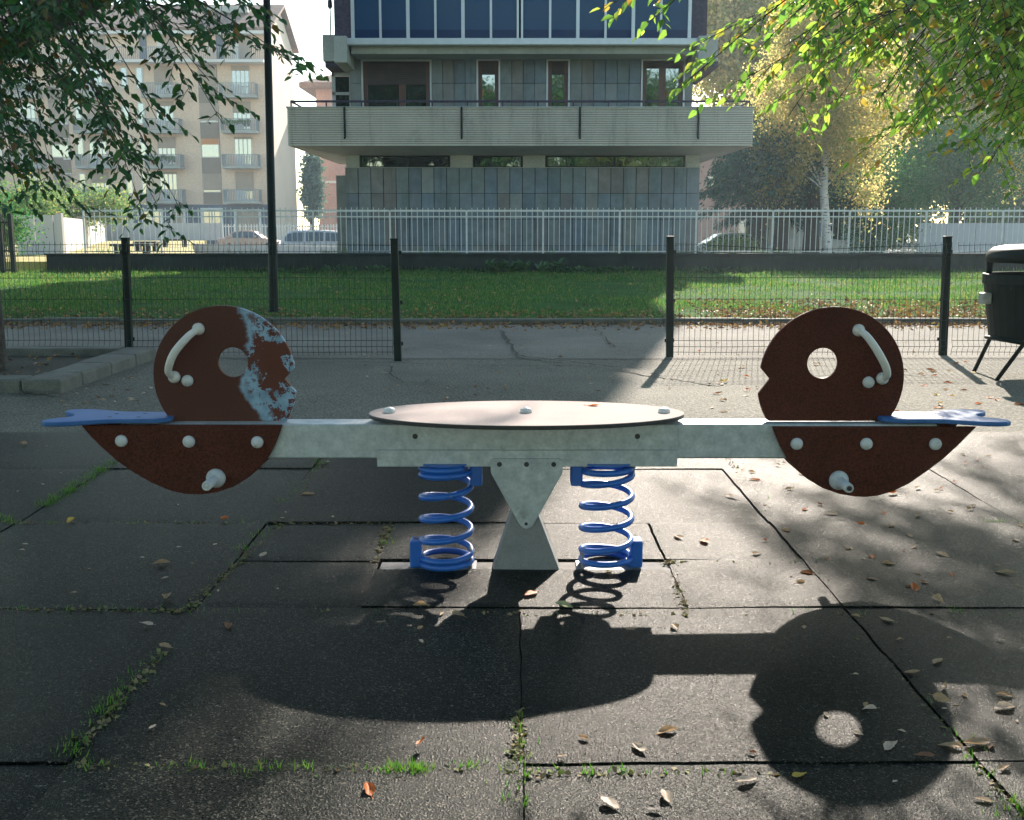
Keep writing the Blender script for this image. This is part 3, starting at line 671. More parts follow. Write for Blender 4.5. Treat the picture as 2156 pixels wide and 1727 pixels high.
# strip windows between short piers
zs0, zs1 = zc1 + .0, Zv(322, YW)
mb = MB(); mb.box(xl_ + .05, xr_ - .05, YW + .45, YW + 13, zs0, zs1 + .3); mb.build('strip_wall', m_back, bd)
for (a_u, b_u) in ((729, 756), (948, 995), (1101, 1148), (1444, 1473)):
    mb = MB(); mb.box(X(a_u, YW, 340), X(b_u, YW, 340), YW + .0, YW + .449, zs0 + .002, zs1); mb.build('pier', m_slab, bd)
mb = MB(); mb.box(xl_ - .02, xr_ + .02, YW - .05, YW + .44, zs0 - .012, zs0 + .001); mb.build('ledge', m_slab, bd)
for (a_u, b_u, mu) in ((757.5, 946.5, (857,)), (996.5, 1099.5, ()), (1149.5, 1442.5, (1294,))):
    f = MB(); x0, x1 = X(a_u, YW + .2, 340), X(b_u, YW + .2, 340); yg = YW + .2
    f.box(x0, x0 + .05, yg, yg + .08, zs0 + .003, zs1); f.box(x1 - .05, x1, yg, yg + .08, zs0 + .003, zs1); f.box(x0 + .0505, x1 - .0505, yg, yg + .08, zs1 - .10, zs1); f.box(x0 + .0505, x1 - .0505, yg, yg + .08, zs0 + .003, zs0 + .04)
    for u in mu: xm_ = X(u, yg, 340); f.box(xm_ - .03, xm_ + .03, yg, yg + .08, zs0 + .041, zs1 - .101)
    fr = f.build('window', m_back, bd); g = MB(); g.box(x0 + .05, x1 - .05, yg + .03, yg + .04, zs0 + .03, zs1 - .09); g.build('pane', m_glass, fr)
# big balcony: sloping soffit slab, ribbed parapet, pipes and rail
bl0, bl1 = X(605, YP_, 260), X(1586, YP_, 260); zp0, zp1 = Zv(307.5, YP_), Zv(227, YP_); yB = YW + 7.5
mb = MB()
o_ = [(bl0 + .1, YP_ + .1), (bl1 - .1, YP_ + .1), (bl1 - .1, yB), (bl0 + .1, yB)]; i_ = [(xl_ - .08, YW - .12), (xr_ + .08, YW - .12), (xr_ + .08, yB), (xl_ - .08, yB)]
zi = Zv(327, YW); vs = [(x, y, zp0 + .12) for x, y in o_] + [(x, y, zp0 + .004) for x, y in o_] + [(x, y, zi) for x, y in i_]
mb.add(vs, [(0, 1, 2, 3), (1, 0, 4, 5), (2, 1, 5, 6), (3, 2, 6, 7), (0, 3, 7, 4), (5, 4, 8, 9), (6, 5, 9, 10), (4, 7, 11, 8), (8, 11, 10, 9), (7, 6, 10, 11)])
mb.build('balcony_slab', m_slab, bd)
mb = MB(); nr = 17; hs = (zp1 - zp0) / nr
for k in range(nr):
    za, zb = zp0 + k * hs + .006, zp0 + (k + 1) * hs - .006; d_ = 0.0
    mb.box(bl0, bl1, YP_ - d_, YP_ + .07, za, zb)
    mb.box(bl0, bl0 + .07, YP_ + .072, yB, za, zb); mb.box(bl1 - .07, bl1, YP_ + .072, yB, za, zb)
par = mb.build('balcony_parapet', m_para, bd, bevel=.008)
mb = MB(); mb.box(bl0 + .03, bl1 - .03, YP_ + .03, YP_ + .10, zp0 + .01, zp1 - .02); mb.box(bl0 + .03, bl0 + .10, YP_ + .11, yB, zp0 + .01, zp1 - .02); mb.box(bl1 - .10, bl1 - .03, YP_ + .11, yB, zp0 + .01, zp1 - .02)
mb.build('parapet_core', m_back, par)
mb = MB(); mb.box(bl0 - .02, bl1 + .02, YP_ - .03, YP_ + .14, zp1 - .008, zp1 + .03); mb.box(bl0 - .02, bl0 + .13, YP_ + .142, yB, zp1 - .008, zp1 + .03); mb.box(bl1 - .13, bl1 + .02, YP_ + .142, yB, zp1 - .008, zp1 + .03)
mb.build('parapet_coping', m_slab, par, bevel=.01)
for u in (726, 972, 1221, 1470):
    mb = MB(); xx = X(u, YP_, 260); mb.tube([(xx, YP_ - .03, zp1 + .02), (xx, YP_ - .03, Zv(289, YP_)), (xx, YP_ - .09, Zv(291.5, YP_))], .028, 8); mb.build('drain_pipe', m_green, bd)
mb = MB(); zrl = Zv(213, YP_)
mb.tube([(bl0 + .15, yB, zrl), (bl0 + .1, YP_ + .08, zrl), (bl1 - .1, YP_ + .08, zrl), (bl1 - .15, yB, zrl)], .03, 6)
for k in range(14):
    xx = bl0 + .1 + (bl1 - bl0 - .2) * k / 13; mb.tube([(xx, YP_ + .08, zp1 + .02), (xx, YP_ + .08, zrl)], .02, 6)
for y in (31.6, 33.2, 34.8):
    for xx in (bl0 + .11, bl1 - .11): mb.tube([(xx, y, zp1 + .02), (xx, y, zrl)], .02, 6)
mb.build('balcony_rail', m_purp, bd)
# first floor wall
z_f0, z_f1 = zp0 + .13, Zv(110, YU)
xa_, xb2 = X(737, YW, 200), X(1458, YW, 200)
mb = MB(); mb.box(xa_ + .02, xb2 - .02, YW + .20, YW + 13, z_f0, z_f1); mb.build('upper_wall', m_back, bd)
wins = [(761, 909, 126, 178), (1003, 1053.5, 125, 156), (1150, 1200, 125, 156), (1349, 1442, 125, 143)]
cu_ = (xb2 - xa_) / 31; zr1, zr2 = Zv(176, YW), Zv(115, YW)
segs = []; cur = xa_
for a_u, b_u, *_ in wins: segs.append((cur, X(a_u, YW, 180) - .0)); cur = X(b_u, YW, 180)
segs.append((cur, xb2))
for (sa, sb) in segs:
    mb = MB(); n = max(1, round((sb - sa) / .315)); 
    for k in range(n):
        for (za, zb) in ((z_f0, zr1), (zr1, z_f1 + .3)):
            mb.box(sa + (sb - sa) * k / n + .008, sa + (sb - sa) * (k + 1) / n - .008, YW - .02 + random.uniform(-.004, .004), YW + .199, za + .006, zb - .006)
    mb.build('stone_facing', m_stone, bd)
for i, (a_u, b_u, vt, vs_) in enumerate(wins):
    x0, x1 = X(a_u, YW, 180) + .0, X(b_u, YW, 180); zt_w, zs_w = Zv(vt, YW), Zv(vs_, YW); f = MB(); y0 = YW + .02
    f.box(x0 + .004, x0 + .05, y0 - .06, y0 + .17, z_f0, zt_w, 1); f.box(x1 - .05, x1 - .004, y0 - .06, y0 + .17, z_f0, zt_w, 1); f.box(x0 + .051, x1 - .051, y0 - .06, y0 + .17, zt_w - .04, zt_w, 1)
    f.box(x0 + .051, x0 + .16, y0 + .03, y0 + .12, z_f0, zt_w - .041); f.box(x1 - .16, x1 - .051, y0 + .03, y0 + .12, z_f0, zt_w - .041)
    if i in (0, 3):
        xm_ = X(846 if i == 0 else 1395, YW, 180); f.box(xm_ - .09, xm_ + .09, y0 + .03, y0 + .12, z_f0, zs_w - .002)
    fr = f.build('window', [m_frame, m_alu], bd)
    g = MB(); g.box(x0 + .161, x1 - .161, y0 + .09, y0 + .10, z_f0, zs_w); g.build('pane', m_glass, fr)
    s = MB(); zk = zs_w
    while zk < zt_w - .045: s.box(x0 + .162, x1 - .162, y0 + .02, y0 + .05, zk, min(zk + .046, zt_w - .042)); zk += .05
    s.build('shutter', m_shut, fr)
mb = MB(); xq = X(700, YW + 1.2, 190); mb.box(xq, xq + .1, YW + 1.1, YW + 1.2, z_f0, z_f1); mb.box(xq, xa_, YW + 1.1, YW + 1.2, z_f1 - .35, z_f1); mb.box(xq, xa_, YW + 1.1, YW + 1.2, Zv(190, YW), Zv(184, YW)); mb.box(xq + .5, xq + .58, YW + 1.1, YW + 1.2, z_f0, z_f1 - .36); mb.build('side_window_frame', m_alu, bd)
mb = MB(); mb.box(xq + .1, xa_, YW + 1.14, YW + 1.16, z_f0, z_f1 - .36); mb.build('side_pane', m_glass, bd)
# storeys above: beam, ledge, band of blue panels, side balconies
zb_a, zb_b = Zv(113.8, YU), Zv(98.5, YU); zl_b = Zv(80, YU - .3)
st_h = 2.95; mull = [741.7, 800, 858.3, 916.3, 974.5, 1033.5, 1094.7, 1158.5, 1217, 1275.6, 1334, 1392.6, 1453]
for s_ in range(5):
    dz = s_ * st_h; top_z = zl_b + dz + st_h - (zl_b - zb_a) - .004
    mb = MB(); mb.box(X(739, YU, 106), X(1457, YU, 106), YU, YW + 12, zb_a + dz, zb_b + dz - .003); mb.build('floor_beam', m_slab, bd, bevel=.015)
    mb = MB(); mb.box(X(727, YU - .3, 90), X(1471, YU - .3, 90), YU - .3, YW + 12, zb_b + dz, zl_b + dz); mb.build('floor_ledge', m_alu if s_ == 0 else m_slab, bd, bevel=.02)
    mb = MB(); x0, x1 = X(702.5, YU, 60), X(1490, YU, 60)
    mb.box(X(741, YU, 60) , X(1453, YU, 60), YU + .30, YW + 11.5, zl_b + dz + .001, top_z); mb.build('upper_core', m_purp, bd)
    mb = MB(); mb.box(x0, X(739.6, YU, 60), YU + .12, YW + 11.5, zl_b + dz + .001, top_z); mb.build('brick_side', m_purp, bd); mb = MB(); mb.box(X(1455, YU, 60), x1 if s_ == 0 else X(1538 if s_ < 3 else 1506, YU - .2, 60), YU + (.12 if s_ == 0 else -.29), YW + 11.5, zl_b + dz + .001, top_z); mb.build('brick_side', m_purp, bd)  # unseen upper right sides widened to place the building's shadow edge
    mb = MB(); m2 = MB(); m3 = MB(); zd = zl_b + dz + (Zv(58, YU) - Zv(78, YU)) + .03
    for k in range(12):
        xa3, xb3 = X(mull[k], YU, 40) + .03, X(mull[k + 1], YU, 40) - .03
        mb.box(xa3, xb3, YU + .1, YU + .13, zd + .001, top_z - .001); m3.box(xa3, xb3, YU + .1, YU + .13, zl_b + dz + .03, zd)
    bp = mb.build('blue_panel', m_bluep, bd); m3.build('lower_panel', m_bluep2, bp)
    for k, u in enumerate(mull):
        xk = X(u, YU, 40); wd = .030 if k % 2 else .045
        if k == 6:
            m2.box(xk - .085, xk - .03, YU + .05, YU + .16, zl_b + dz + .002, top_z - .001); m2.box(xk + .03, xk + .085, YU + .05, YU + .16, zl_b + dz + .002, top_z - .001)
        else: m2.box(xk - wd, xk + wd, YU + .05, YU + .16, zl_b + dz + .002, top_z - .001)
    m2.box(X(741, YU, 60), X(1453, YU, 60), YU + .04, YU + .098, zl_b + dz + .001, zl_b + dz + .04); m2.build('mullions', m_alu, bd)
    for sg in (-1, 1):
        if sg > 0 and s_ > 0: continue
        ue, ui = (666, 703) if sg < 0 else (1525, 1491); ee, ei = (703, 729.5) if sg < 0 else (1492, 1470.5)
        mb = MB(); mb.box(X(ee, YU - .45, 100), X(ei, YU - .45, 100), YU - .45, YU + 1.4, Zv(132, YU - .45) + dz, Zv(75.5, YU - .45) + dz); mb.build('balcony_end', m_slab, bd, bevel=.015)
        yb_ = YU + 1.0; mb = MB(); mb.box(X(ue, YU, 100), X(ui, YU, 100), yb_, yb_ + 4, Zv(129, yb_) + dz, Zv(73, yb_) + dz)
        mb.build('side_balcony', m_slab, bd, bevel=.015)
        mb = MB(); mb.box(X(ue, YU, 100) + .05, X(ui, YU, 100), yb_ + .05, yb_ + 3.9, Zv(141, yb_) + dz, Zv(129.5, yb_) + dz); mb.build('balcony_floor', m_purp, bd)
mb = MB(); mb.box(X(690, YU), X(1502, YU), YU - .3, YW + 12.5, zl_b + 5 * st_h - .6, zl_b + 5 * st_h - .2); mb.build('roof', m_slab, bd)
# parasol folded on the left side balcony
pr = thing('folded_parasol', 'thin folded parasol standing up behind the small corner balcony', 'parasol', (X(696, YU + 1.5, 60), YU + 1.5, Zv(78, YU + 1.5)))
mb = MB(); q = Vector((X(696, YU + 1.5, 60), YU + 1.5, 0)); mb.tube([(q.x, q.y, Zv(100, q.y)), (q.x, q.y, Zv(18, q.y))], .02, 6); mb.build('pole', m_dark, pr)
mb = MB(); mb.lathe([(.02, 0), (.07, .05), (.06, .2), (.015, .38), (0, .4)], (q.x, q.y, Zv(19, q.y)), (0, 0, 1), 12); mb.build('canopy', m_purp, pr, smooth=True)

# ------------------------------------------------------------------ left apartment block, far behind
YL = 95.0; GZ = -.46
m_cream = M('cream brick', (0.68, 0.50, 0.37), .1, .5, .85, fine=.08, fscale=6)
m_cream2 = M('pale gable plaster', (0.62, 0.54, 0.44), .06, .3, .85)
m_taupe = M('taupe brick', (0.25, 0.20, 0.16), .12, .8, .85)
m_roofb = M('brown roof tiles', (0.20, 0.13, 0.10), .2, .8, .85, fine=.2, fscale=5)
m_navy = M('dark blue shop front', (0.06, 0.085, 0.13), .2, .6, .6)
m_shade = M('beige roller blind', (0.36, 0.28, 0.22), .15, .7, .8)
m_oran = M('orange awning', (0.55, 0.24, 0.09), .1, 1, .8)
m_lite = M('white joinery', (0.62, 0.61, 0.58), .05, 1, .6)
m_rail = M('grey balcony bars', (0.23, 0.26, 0.27), .1, 1, .6)
ab = thing('apartment_block', 'cream brick six storey apartment block with many small balconies behind the left tree', 'apartment block', (-33, YL, GZ))
xr = X(566, YL, 250); xl = X(-160, YL, 250)
ze, zg = A(566, 64, YL).z, A(601, 16, YL + 5.2).z; dep = 10.5
mb = MB(); mb.box(xl, xr - .02, YL, YL + dep, GZ, ze); mb.build('wall', m_cream, ab)
mb = MB(); gp = [(YL - .02, GZ), (YL + dep + .02, GZ), (YL + dep + .02, ze - .1), (YL + dep / 2, zg - .15), (YL - .02, ze - .1)]
mb.add([(xr, y, z) for y, z in gp] + [(xr + .12, y, z) for y, z in gp], [(0, 1, 2, 3, 4), (9, 8, 7, 6, 5)] + [(i, 5 + i, 5 + (i + 1) % 5, (i + 1) % 5) for i in range(5)])
mb.build('gable_wall', m_cream2, ab)
mb = MB(); yo, yi = YL - .9, YL + dep + .9; zo = ze - .15
for a, b in (((yo, zo), (YL + dep / 2, zg)), ((yi, zo), (YL + dep / 2, zg))):
    mb.hexa([(xl - .5, a[0], a[1]), (xr + .6, a[0], a[1]), (xr + .6, b[0], b[1]), (xl - .5, b[0], b[1]), (xl - .5, a[0], a[1] + .25), (xr + .6, a[0], a[1] + .25), (xr + .6, b[0], b[1] + .25), (xl - .5, b[0], b[1] + .25)])
mb.build('roof', m_roofb, ab)
mb = MB(); mb.box(xl - .3, xr + .4, YL - .88, YL - .002, zo - .25, zo - .002); mb.build('eaves', m_lite, ab)
mb = MB(); xq0, xq1 = X(428, YL + 1.5, 20), X(516, YL + 1.5, 20); mb.box(xq0, xq1, YL + 2.2, YL + 5, A(0, 26, YL + 2).z, A(0, 12, YL + 2).z); mb.build('dormer', m_slab, ab, bevel=.08)
fl = [A(1078, v, YL).z for v in (425, 352, 278, 204, 130)]
mb = MB(); mb.box(xl, xr + .125, YL - .12, YL - .003, GZ, A(1078, 431, YL).z); mb.build('shop_front', m_navy, ab)
for (a_u, b_u, v0, v1, mm) in ((494, 551, 441, 480, m_lite), (424, 471, 438, 480, m_glass), (360, 392, 440, 480, m_shade), (300, 345, 440, 480, m_glass), (230, 280, 440, 480, m_lite)):
    f = MB(); x0, x1 = X(a_u, YL, 460), X(b_u, YL, 460); z0, z1 = A(0, v1 + 22, YL).z, A(0, v0, YL).z
    f.box(x0, x0 + .18, YL - .2, YL - .122, z0, z1); f.box(x1 - .18, x1, YL - .2, YL - .122, z0, z1); f.box(x0 + .181, x1 - .181, YL - .2, YL - .122, z1 - .2, z1)
    if mm is m_glass: f.box((x0 + x1) / 2 - .06, (x0 + x1) / 2 + .06, YL - .2, YL - .122, z0, z1 - .201)
    fr = f.build('shop_window', m_lite, ab); g = MB(); g.box(x0 + .181, x1 - .181, YL - .16, YL - .123, z0, z1 - .201); g.build('pane', m_shade if mm is m_lite else mm, fr)
def bay_balcony(uc, k, wide=37):
    zf = fl[k]; x0, x1 = X(uc - wide, YL, 300), X(uc + wide, YL, 300)
    b = MB(); b.box(x0, x1, YL - 1.3, YL - .002, zf - .18, zf); bo = b.build('balcony', m_slab, ab)
    r = MB(); r.box(x0, x1, YL - 1.29, YL - 1.24, zf + .95, zf + 1.0); r.box(x0, x1, YL - 1.29, YL - 1.24, zf + .06, zf + .1)
    n = int((x1 - x0) / .13)
    for q in range(n + 1):
        xx = x0 + (x1 - x0) * q / n; r.box(xx - .012, xx + .03, YL - 1.28, YL - 1.25, zf + .101, zf + .949)
    for xx in (x0, x1 - .04):
        r.box(xx, xx + .04, YL - 1.239, YL - .003, zf + .95, zf + 1.0)
        for q in range(8): r.box(xx, xx + .03, YL - 1.2 + q * .15, YL - 1.17 + q * .15, zf + .001, zf + .949)
    r.build('railing', m_rail, bo)
    xa, xb = X(uc - 17, YL, 300), X(uc + 19, YL, 300); zt_ = zf + 2.45; d = MB(); sh = [0.35, .9, .15, 1.5][(int(uc) + k * 3) % 4]
    d.box(xa, xb, YL - .05, YL - .003, zf + .001, zt_); dw = d.build('balcony_door', m_lite, ab)
    g = MB(); m_ = (xa + xb) / 2
    for q in range(4):
        ga, gb = xa + (xb - xa) * (q + .14) / 4, xa + (xb - xa) * (q + .86) / 4; g.box(ga, gb, YL - .06, YL - .051, zf + .25 if q > 1 else zf + 1.0, zt_ - .1)
    g.build('pane', m_glass, dw)
    s = MB(); s.box(xa - .03, xb + .03, YL - .09, YL - .0605, zt_ - sh, zt_ + .05); s.build('blind', m_shade, dw)
    if (int(uc) + k) % 3 == 0:
        q = MB()
        for j in range(9): q.ball((x0 + .3 + j * .25, YL - 1.1, zf + .6 + .2 * random.random()), .22, 1, n=7)
        q.build('balcony_plants', m_lawn, bo)
bays = [(511, 37), (350, 37), (205, 37), (60, 37), (-90, 37)]
for uc, wd in bays:
    for k in range(4): bay_balcony(uc, k, wd)
zf = fl[4]; mb = MB(); mb.box(xl, xr, YL - 1.4, YL - .002, zf - .22, zf); bo = mb.build('long_balcony', m_lite, ab)
mb = MB(); n = int((xr - xl) / .16)
mb.box(xl, xr - .1, YL - 1.36, YL - 1.3, zf + .95, zf + 1.0)
for q in range(n): mb.box(xl + q * .16, xl + q * .16 + .03, YL - 1.35, YL - 1.32, zf + .002, zf + .949)
mb.build('railing', m_rail, bo)
for uc, wd in bays:
    for (a_u, b_u, mm) in ((uc - 18, uc - 8, m_lite), (uc - 7, uc + 19, m_shade), (uc - 55, uc - 40, m_navy)):
        mb = MB(); mb.box(X(a_u, YL, 120), X(b_u, YL, 120), YL - .06, YL - .004, zf + .01, zf + 2.35); mb.build('balcony_door', mm, ab)
for uc in (443, 127, -15):                                     # taupe strips with a window per storey
    mb = MB(); x0, x1 = X(uc - 20, YL, 300), X(uc + 20, YL, 300); mb.box(x0, x1, YL - .03, YL - .003, A(0, 430, YL).z, fl[4] - .23); mb.build('brick_strip', m_taupe, ab)
    for k in range(4):
        z0 = fl[k] + .85; f = MB(); f.box(x0 + .05, x1 - .05, YL - .1, YL - .031, z0 - .08, z0 + 1.5); f2 = f.build('window', m_lite, ab)
        lo = [1.35, .45, 1.4, 1.5][k]
        g = MB(); g.box(x0 + .12, x1 - .12, YL - .12, YL - .101, z0, z0 + 1.45 - lo + .02); g.build('pane', m_glass, f2)
        g = MB(); g.box(x0 + .08, x1 - .08, YL - .13, YL - .1205, z0 + 1.45 - lo, z0 + 1.5); g.build('blind', m_oran if (k == 1 and uc == 443) else m_shade, f2)
for uc in (270, 302, 170, 140):
    for k in range(4):
        z0 = fl[k] + .6; f = MB(); x0, x1 = X(uc - 8, YL, 300), X(uc + 7, YL, 300); f.box(x0, x1, YL - .08, YL - .003, z0, z0 + 1.8); f2 = f.build('window', m_lite, ab)
        g = MB(); g.box(x0 + .1, x1 - .1, YL - .1, YL - .0805, z0 + .12, z0 + 1.7); g.build('pane', m_glass, f2)
# pinkish house between, and the pink one to the right
m_pink = M('pink brick', (0.42, 0.27, 0.23), .08, .6, .85, fine=.08, fscale=5)
ph = thing('pink_house', 'pinkish brick house with pale string courses seen between the two apartment buildings', 'house', (X(690, 112), 112, GZ))
x0, x1 = X(668, 112, 300), X(860, 112, 300); mb = MB(); mb.box(x0, x1, 112, 124, GZ, Zv(188, 112)); mb.build('wall', m_pink, ph)
for v in (445, 383, 300, 240):
    mb = MB(); mb.box(x0 - .05, x1, 111.9, 111.998, Zv(v + 3, 112), Zv(v - 2, 112)); mb.build('string_course', m_lite, ph)
mb = MB(); z_ = Zv(188, 112); mb.add([(x0 - 1.4, 110.6, z_ + .0), (x1 + 1, 110.6, z_), (x1 + 1, 126, z_), (x0 - 1.4, 126, z_), (x0 - 1.4, 110.6, z_ + .5), (x1 + 1, 110.6, z_ + .5), (x1 + 1, 126, z_ + .5), (x0 - 1.4, 126, z_ + .5), (x0 + 4, 116, z_ + 2.6), (x1 - 2, 116, z_ + 2.6), (x1 - 2, 121, z_ + 2.6), (x0 + 4, 121, z_ + 2.6)],
   [(0, 3, 2, 1), (0, 1, 5, 4), (1, 2, 6, 5), (2, 3, 7, 6), (3, 0, 4, 7), (4, 5, 9, 8), (5, 6, 10, 9), (6, 7, 11, 10), (7, 4, 8, 11), (8, 9, 10, 11)]); mb.build('roof', m_roofb, ph)
rh = thing('plain_house', 'plain pink rendered house with one small window right of the stone building', 'house', (X(1540, 92), 92, GZ))
x0, x1 = X(1440, 92, 400), X(1740, 92, 400); mb = MB(); mb.box(x0, x1, 92, 104, GZ, Zv(250, 92)); mb.build('wall', m_pink, rh)
for u, v in ((1497, 382), (1497, 312), (1560, 382), (1620, 382)):
    mb = MB(); mb.box(X(u - 6, 92, v), X(u + 6, 92, v), 91.93, 91.998, Zv(v + 12, 92), Zv(v - 10, 92)); f2 = mb.build('window', m_lite, rh)
    mb = MB(); mb.box(X(u - 4, 92, v), X(u + 4, 92, v), 91.91, 91.9295, Zv(v + 10, 92), Zv(v - 8, 92)); mb.build('pane', m_glass, f2)
mb = MB(); mb.box(x0 - .6, x1 + .6, 91.2, 105, Zv(250, 92), Zv(243, 92)); mb.build('roof', m_roofb, rh)

# ------------------------------------------------------------------ left yard: raised lawn, white slab wall, benches, low wall
yl_pts = [(-60, 29.0), (-9.0, 29.0), (-11.5, 40), (-17.5, 60), (-21, 76), (-60, 76)]
mb = MB(); mb.slab(yl_pts, -.45, .30); o = mb.build('yard_lawn', m_yel); o['kind'] = 'structure'
m_slabw = M('whitewashed concrete', (0.45, 0.45, 0.46), .06, .6, .85, stain=(.8, .6, .8, (.42, .42, .40)))
wl = thing('slab_wall', 'white concrete slab garden wall turning a corner at the far left', 'wall', (-15, 38, .3))
c0 = A(36, 520, 36.3); c1 = A(125, 520, 36.3); c2 = A(226, 500, 74); c3 = A(468, 500, 76)
def wall_run(p, q, z0, z1, step, gap=.012):
    d = Vector((q.x - p.x, q.y - p.y, 0)); L = d.length; d.normalize(); nrm = Vector((-d.y, d.x, 0)); mb = MB(); s = 0
    while s < L - .05:
        e = min(s + step, L); a = Vector((p.x, p.y, 0)) + d * (s + gap); b = Vector((p.x, p.y, 0)) + d * (e - gap)
        mb.hexa([(a.x, a.y, z0), (b.x, b.y, z0), (b.x + nrm.x * .1, b.y + nrm.y * .1, z0), (a.x + nrm.x * .1, a.y + nrm.y * .1, z0), (a.x, a.y, z1), (b.x, b.y, z1), (b.x + nrm.x * .1, b.y + nrm.y * .1, z1), (a.x + nrm.x * .1, a.y + nrm.y * .1, z1)]); s = e
    return mb
ztw = A(125, 457, 36.3).z
wall_run(c0, c1, .302, ztw + .06, .62).build('front_slabs', m_slabw, wl)
wall_run(Vector((c1.x + .05, c1.y + .12, 0)), c2, .302, ztw, 1.6).build('side_slabs', m_slabw, wl)
wall_run(c2, c3, .302, A(300, 470, 76).z, 2.0).build('rear_slabs', m_slabw, wl)
mb = MB(); mb.box(c1.x - .02, c1.x + .16, c1.y - .08, c1.y + .10, .302, ztw + .12); mb.build('corner_post', m_slabw, wl)
for k, (u, v, wd, lab) in enumerate(((278, 516, 1.3, 'dark low bench nearest the fence post on the yellow grass'), (309, 509, .9, 'small dark low bench in the middle of the yellow grass'), (368, 505, 1.2, 'dark low bench farthest away on the yellow grass'))):
    Yb = (36, 42, 50)[k]; q = A(u, v, Yb); b = thing('garden_bench', lab, 'bench', (q.x, Yb, .3), 'low benches on the yellow grass')
    mb = MB(); mb.box(q.x - wd / 2, q.x + wd / 2, Yb - .25, Yb + .25, .58, .66); mb.build('seat', m_dark, b, bevel=.01)
    for s in (-1, 1):
        mb = MB(); mb.box(q.x + s * wd * .36 - .06, q.x + s * wd * .36 + .06, Yb - .2, Yb + .2, .301, .5795); mb.build('leg', m_conc, b)
lw = MB(); pA, pB = A(405, 515, 52), A(725, 510, 46)
o = wall_run(Vector((pA.x, 52, 0)), Vector((pB.x, 44, 0)), -.46, .42, 2.2, .004).build('low_wall', m_slabw); tag(o, 'low pale concrete wall in front of the parked silver estate car', 'wall')
# pale picket railing behind, left
pf_ = thing('picket_railing', 'short white picket railing in front of the dark blue shop front', 'fence', (-20, 78, GZ))
mb = MB(); xa, xb = X(468, 78, 480), X(722, 78, 480); z0, z1 = Zv(505, 78), Zv(472, 78); n = int((xb - xa) / .2)
for k in range(n): mb.box(xa + k * .2, xa + k * .2 + .07, 78, 78.04, z0, z1)
mb.box(xa, xb, 78.041, 78.08, z1 - .2, z1 - .12); mb.box(xa, xb, 78.041, 78.08, z0 + .1, z0 + .18); mb.build('picket_panel', m_lite, pf_)
# dark gate at the far left end of the wall
gt = thing('garden_gate', 'dark iron gate with thin bars at the far left end of the wall', 'gate', (A(20, 520, 27.5).x, 27.5, 0))
for u in (2, 24):
    mb = MB(); q = A(u, 500, 27.5); mb.box(q.x - .05, q.x + .05, 27.45, 27.55, -.02, A(u, 450, 27.5).z); mb.build('post', m_green, gt)
mb = MB(); x0, x1 = A(-60, 500, 27.5).x, A(24, 500, 27.5).x
for k in range(22): xx = x0 + (x1 - x0) * k / 21; mb.box(xx - .008, xx + .008, 27.49, 27.505, .1, A(20, 455, 27.5).z)
for z_ in (.12, .6, 1.3): mb.box(x0, x1, 27.506, 27.52, z_, z_ + .03)
mb.build('gate_bars', m_green, gt)

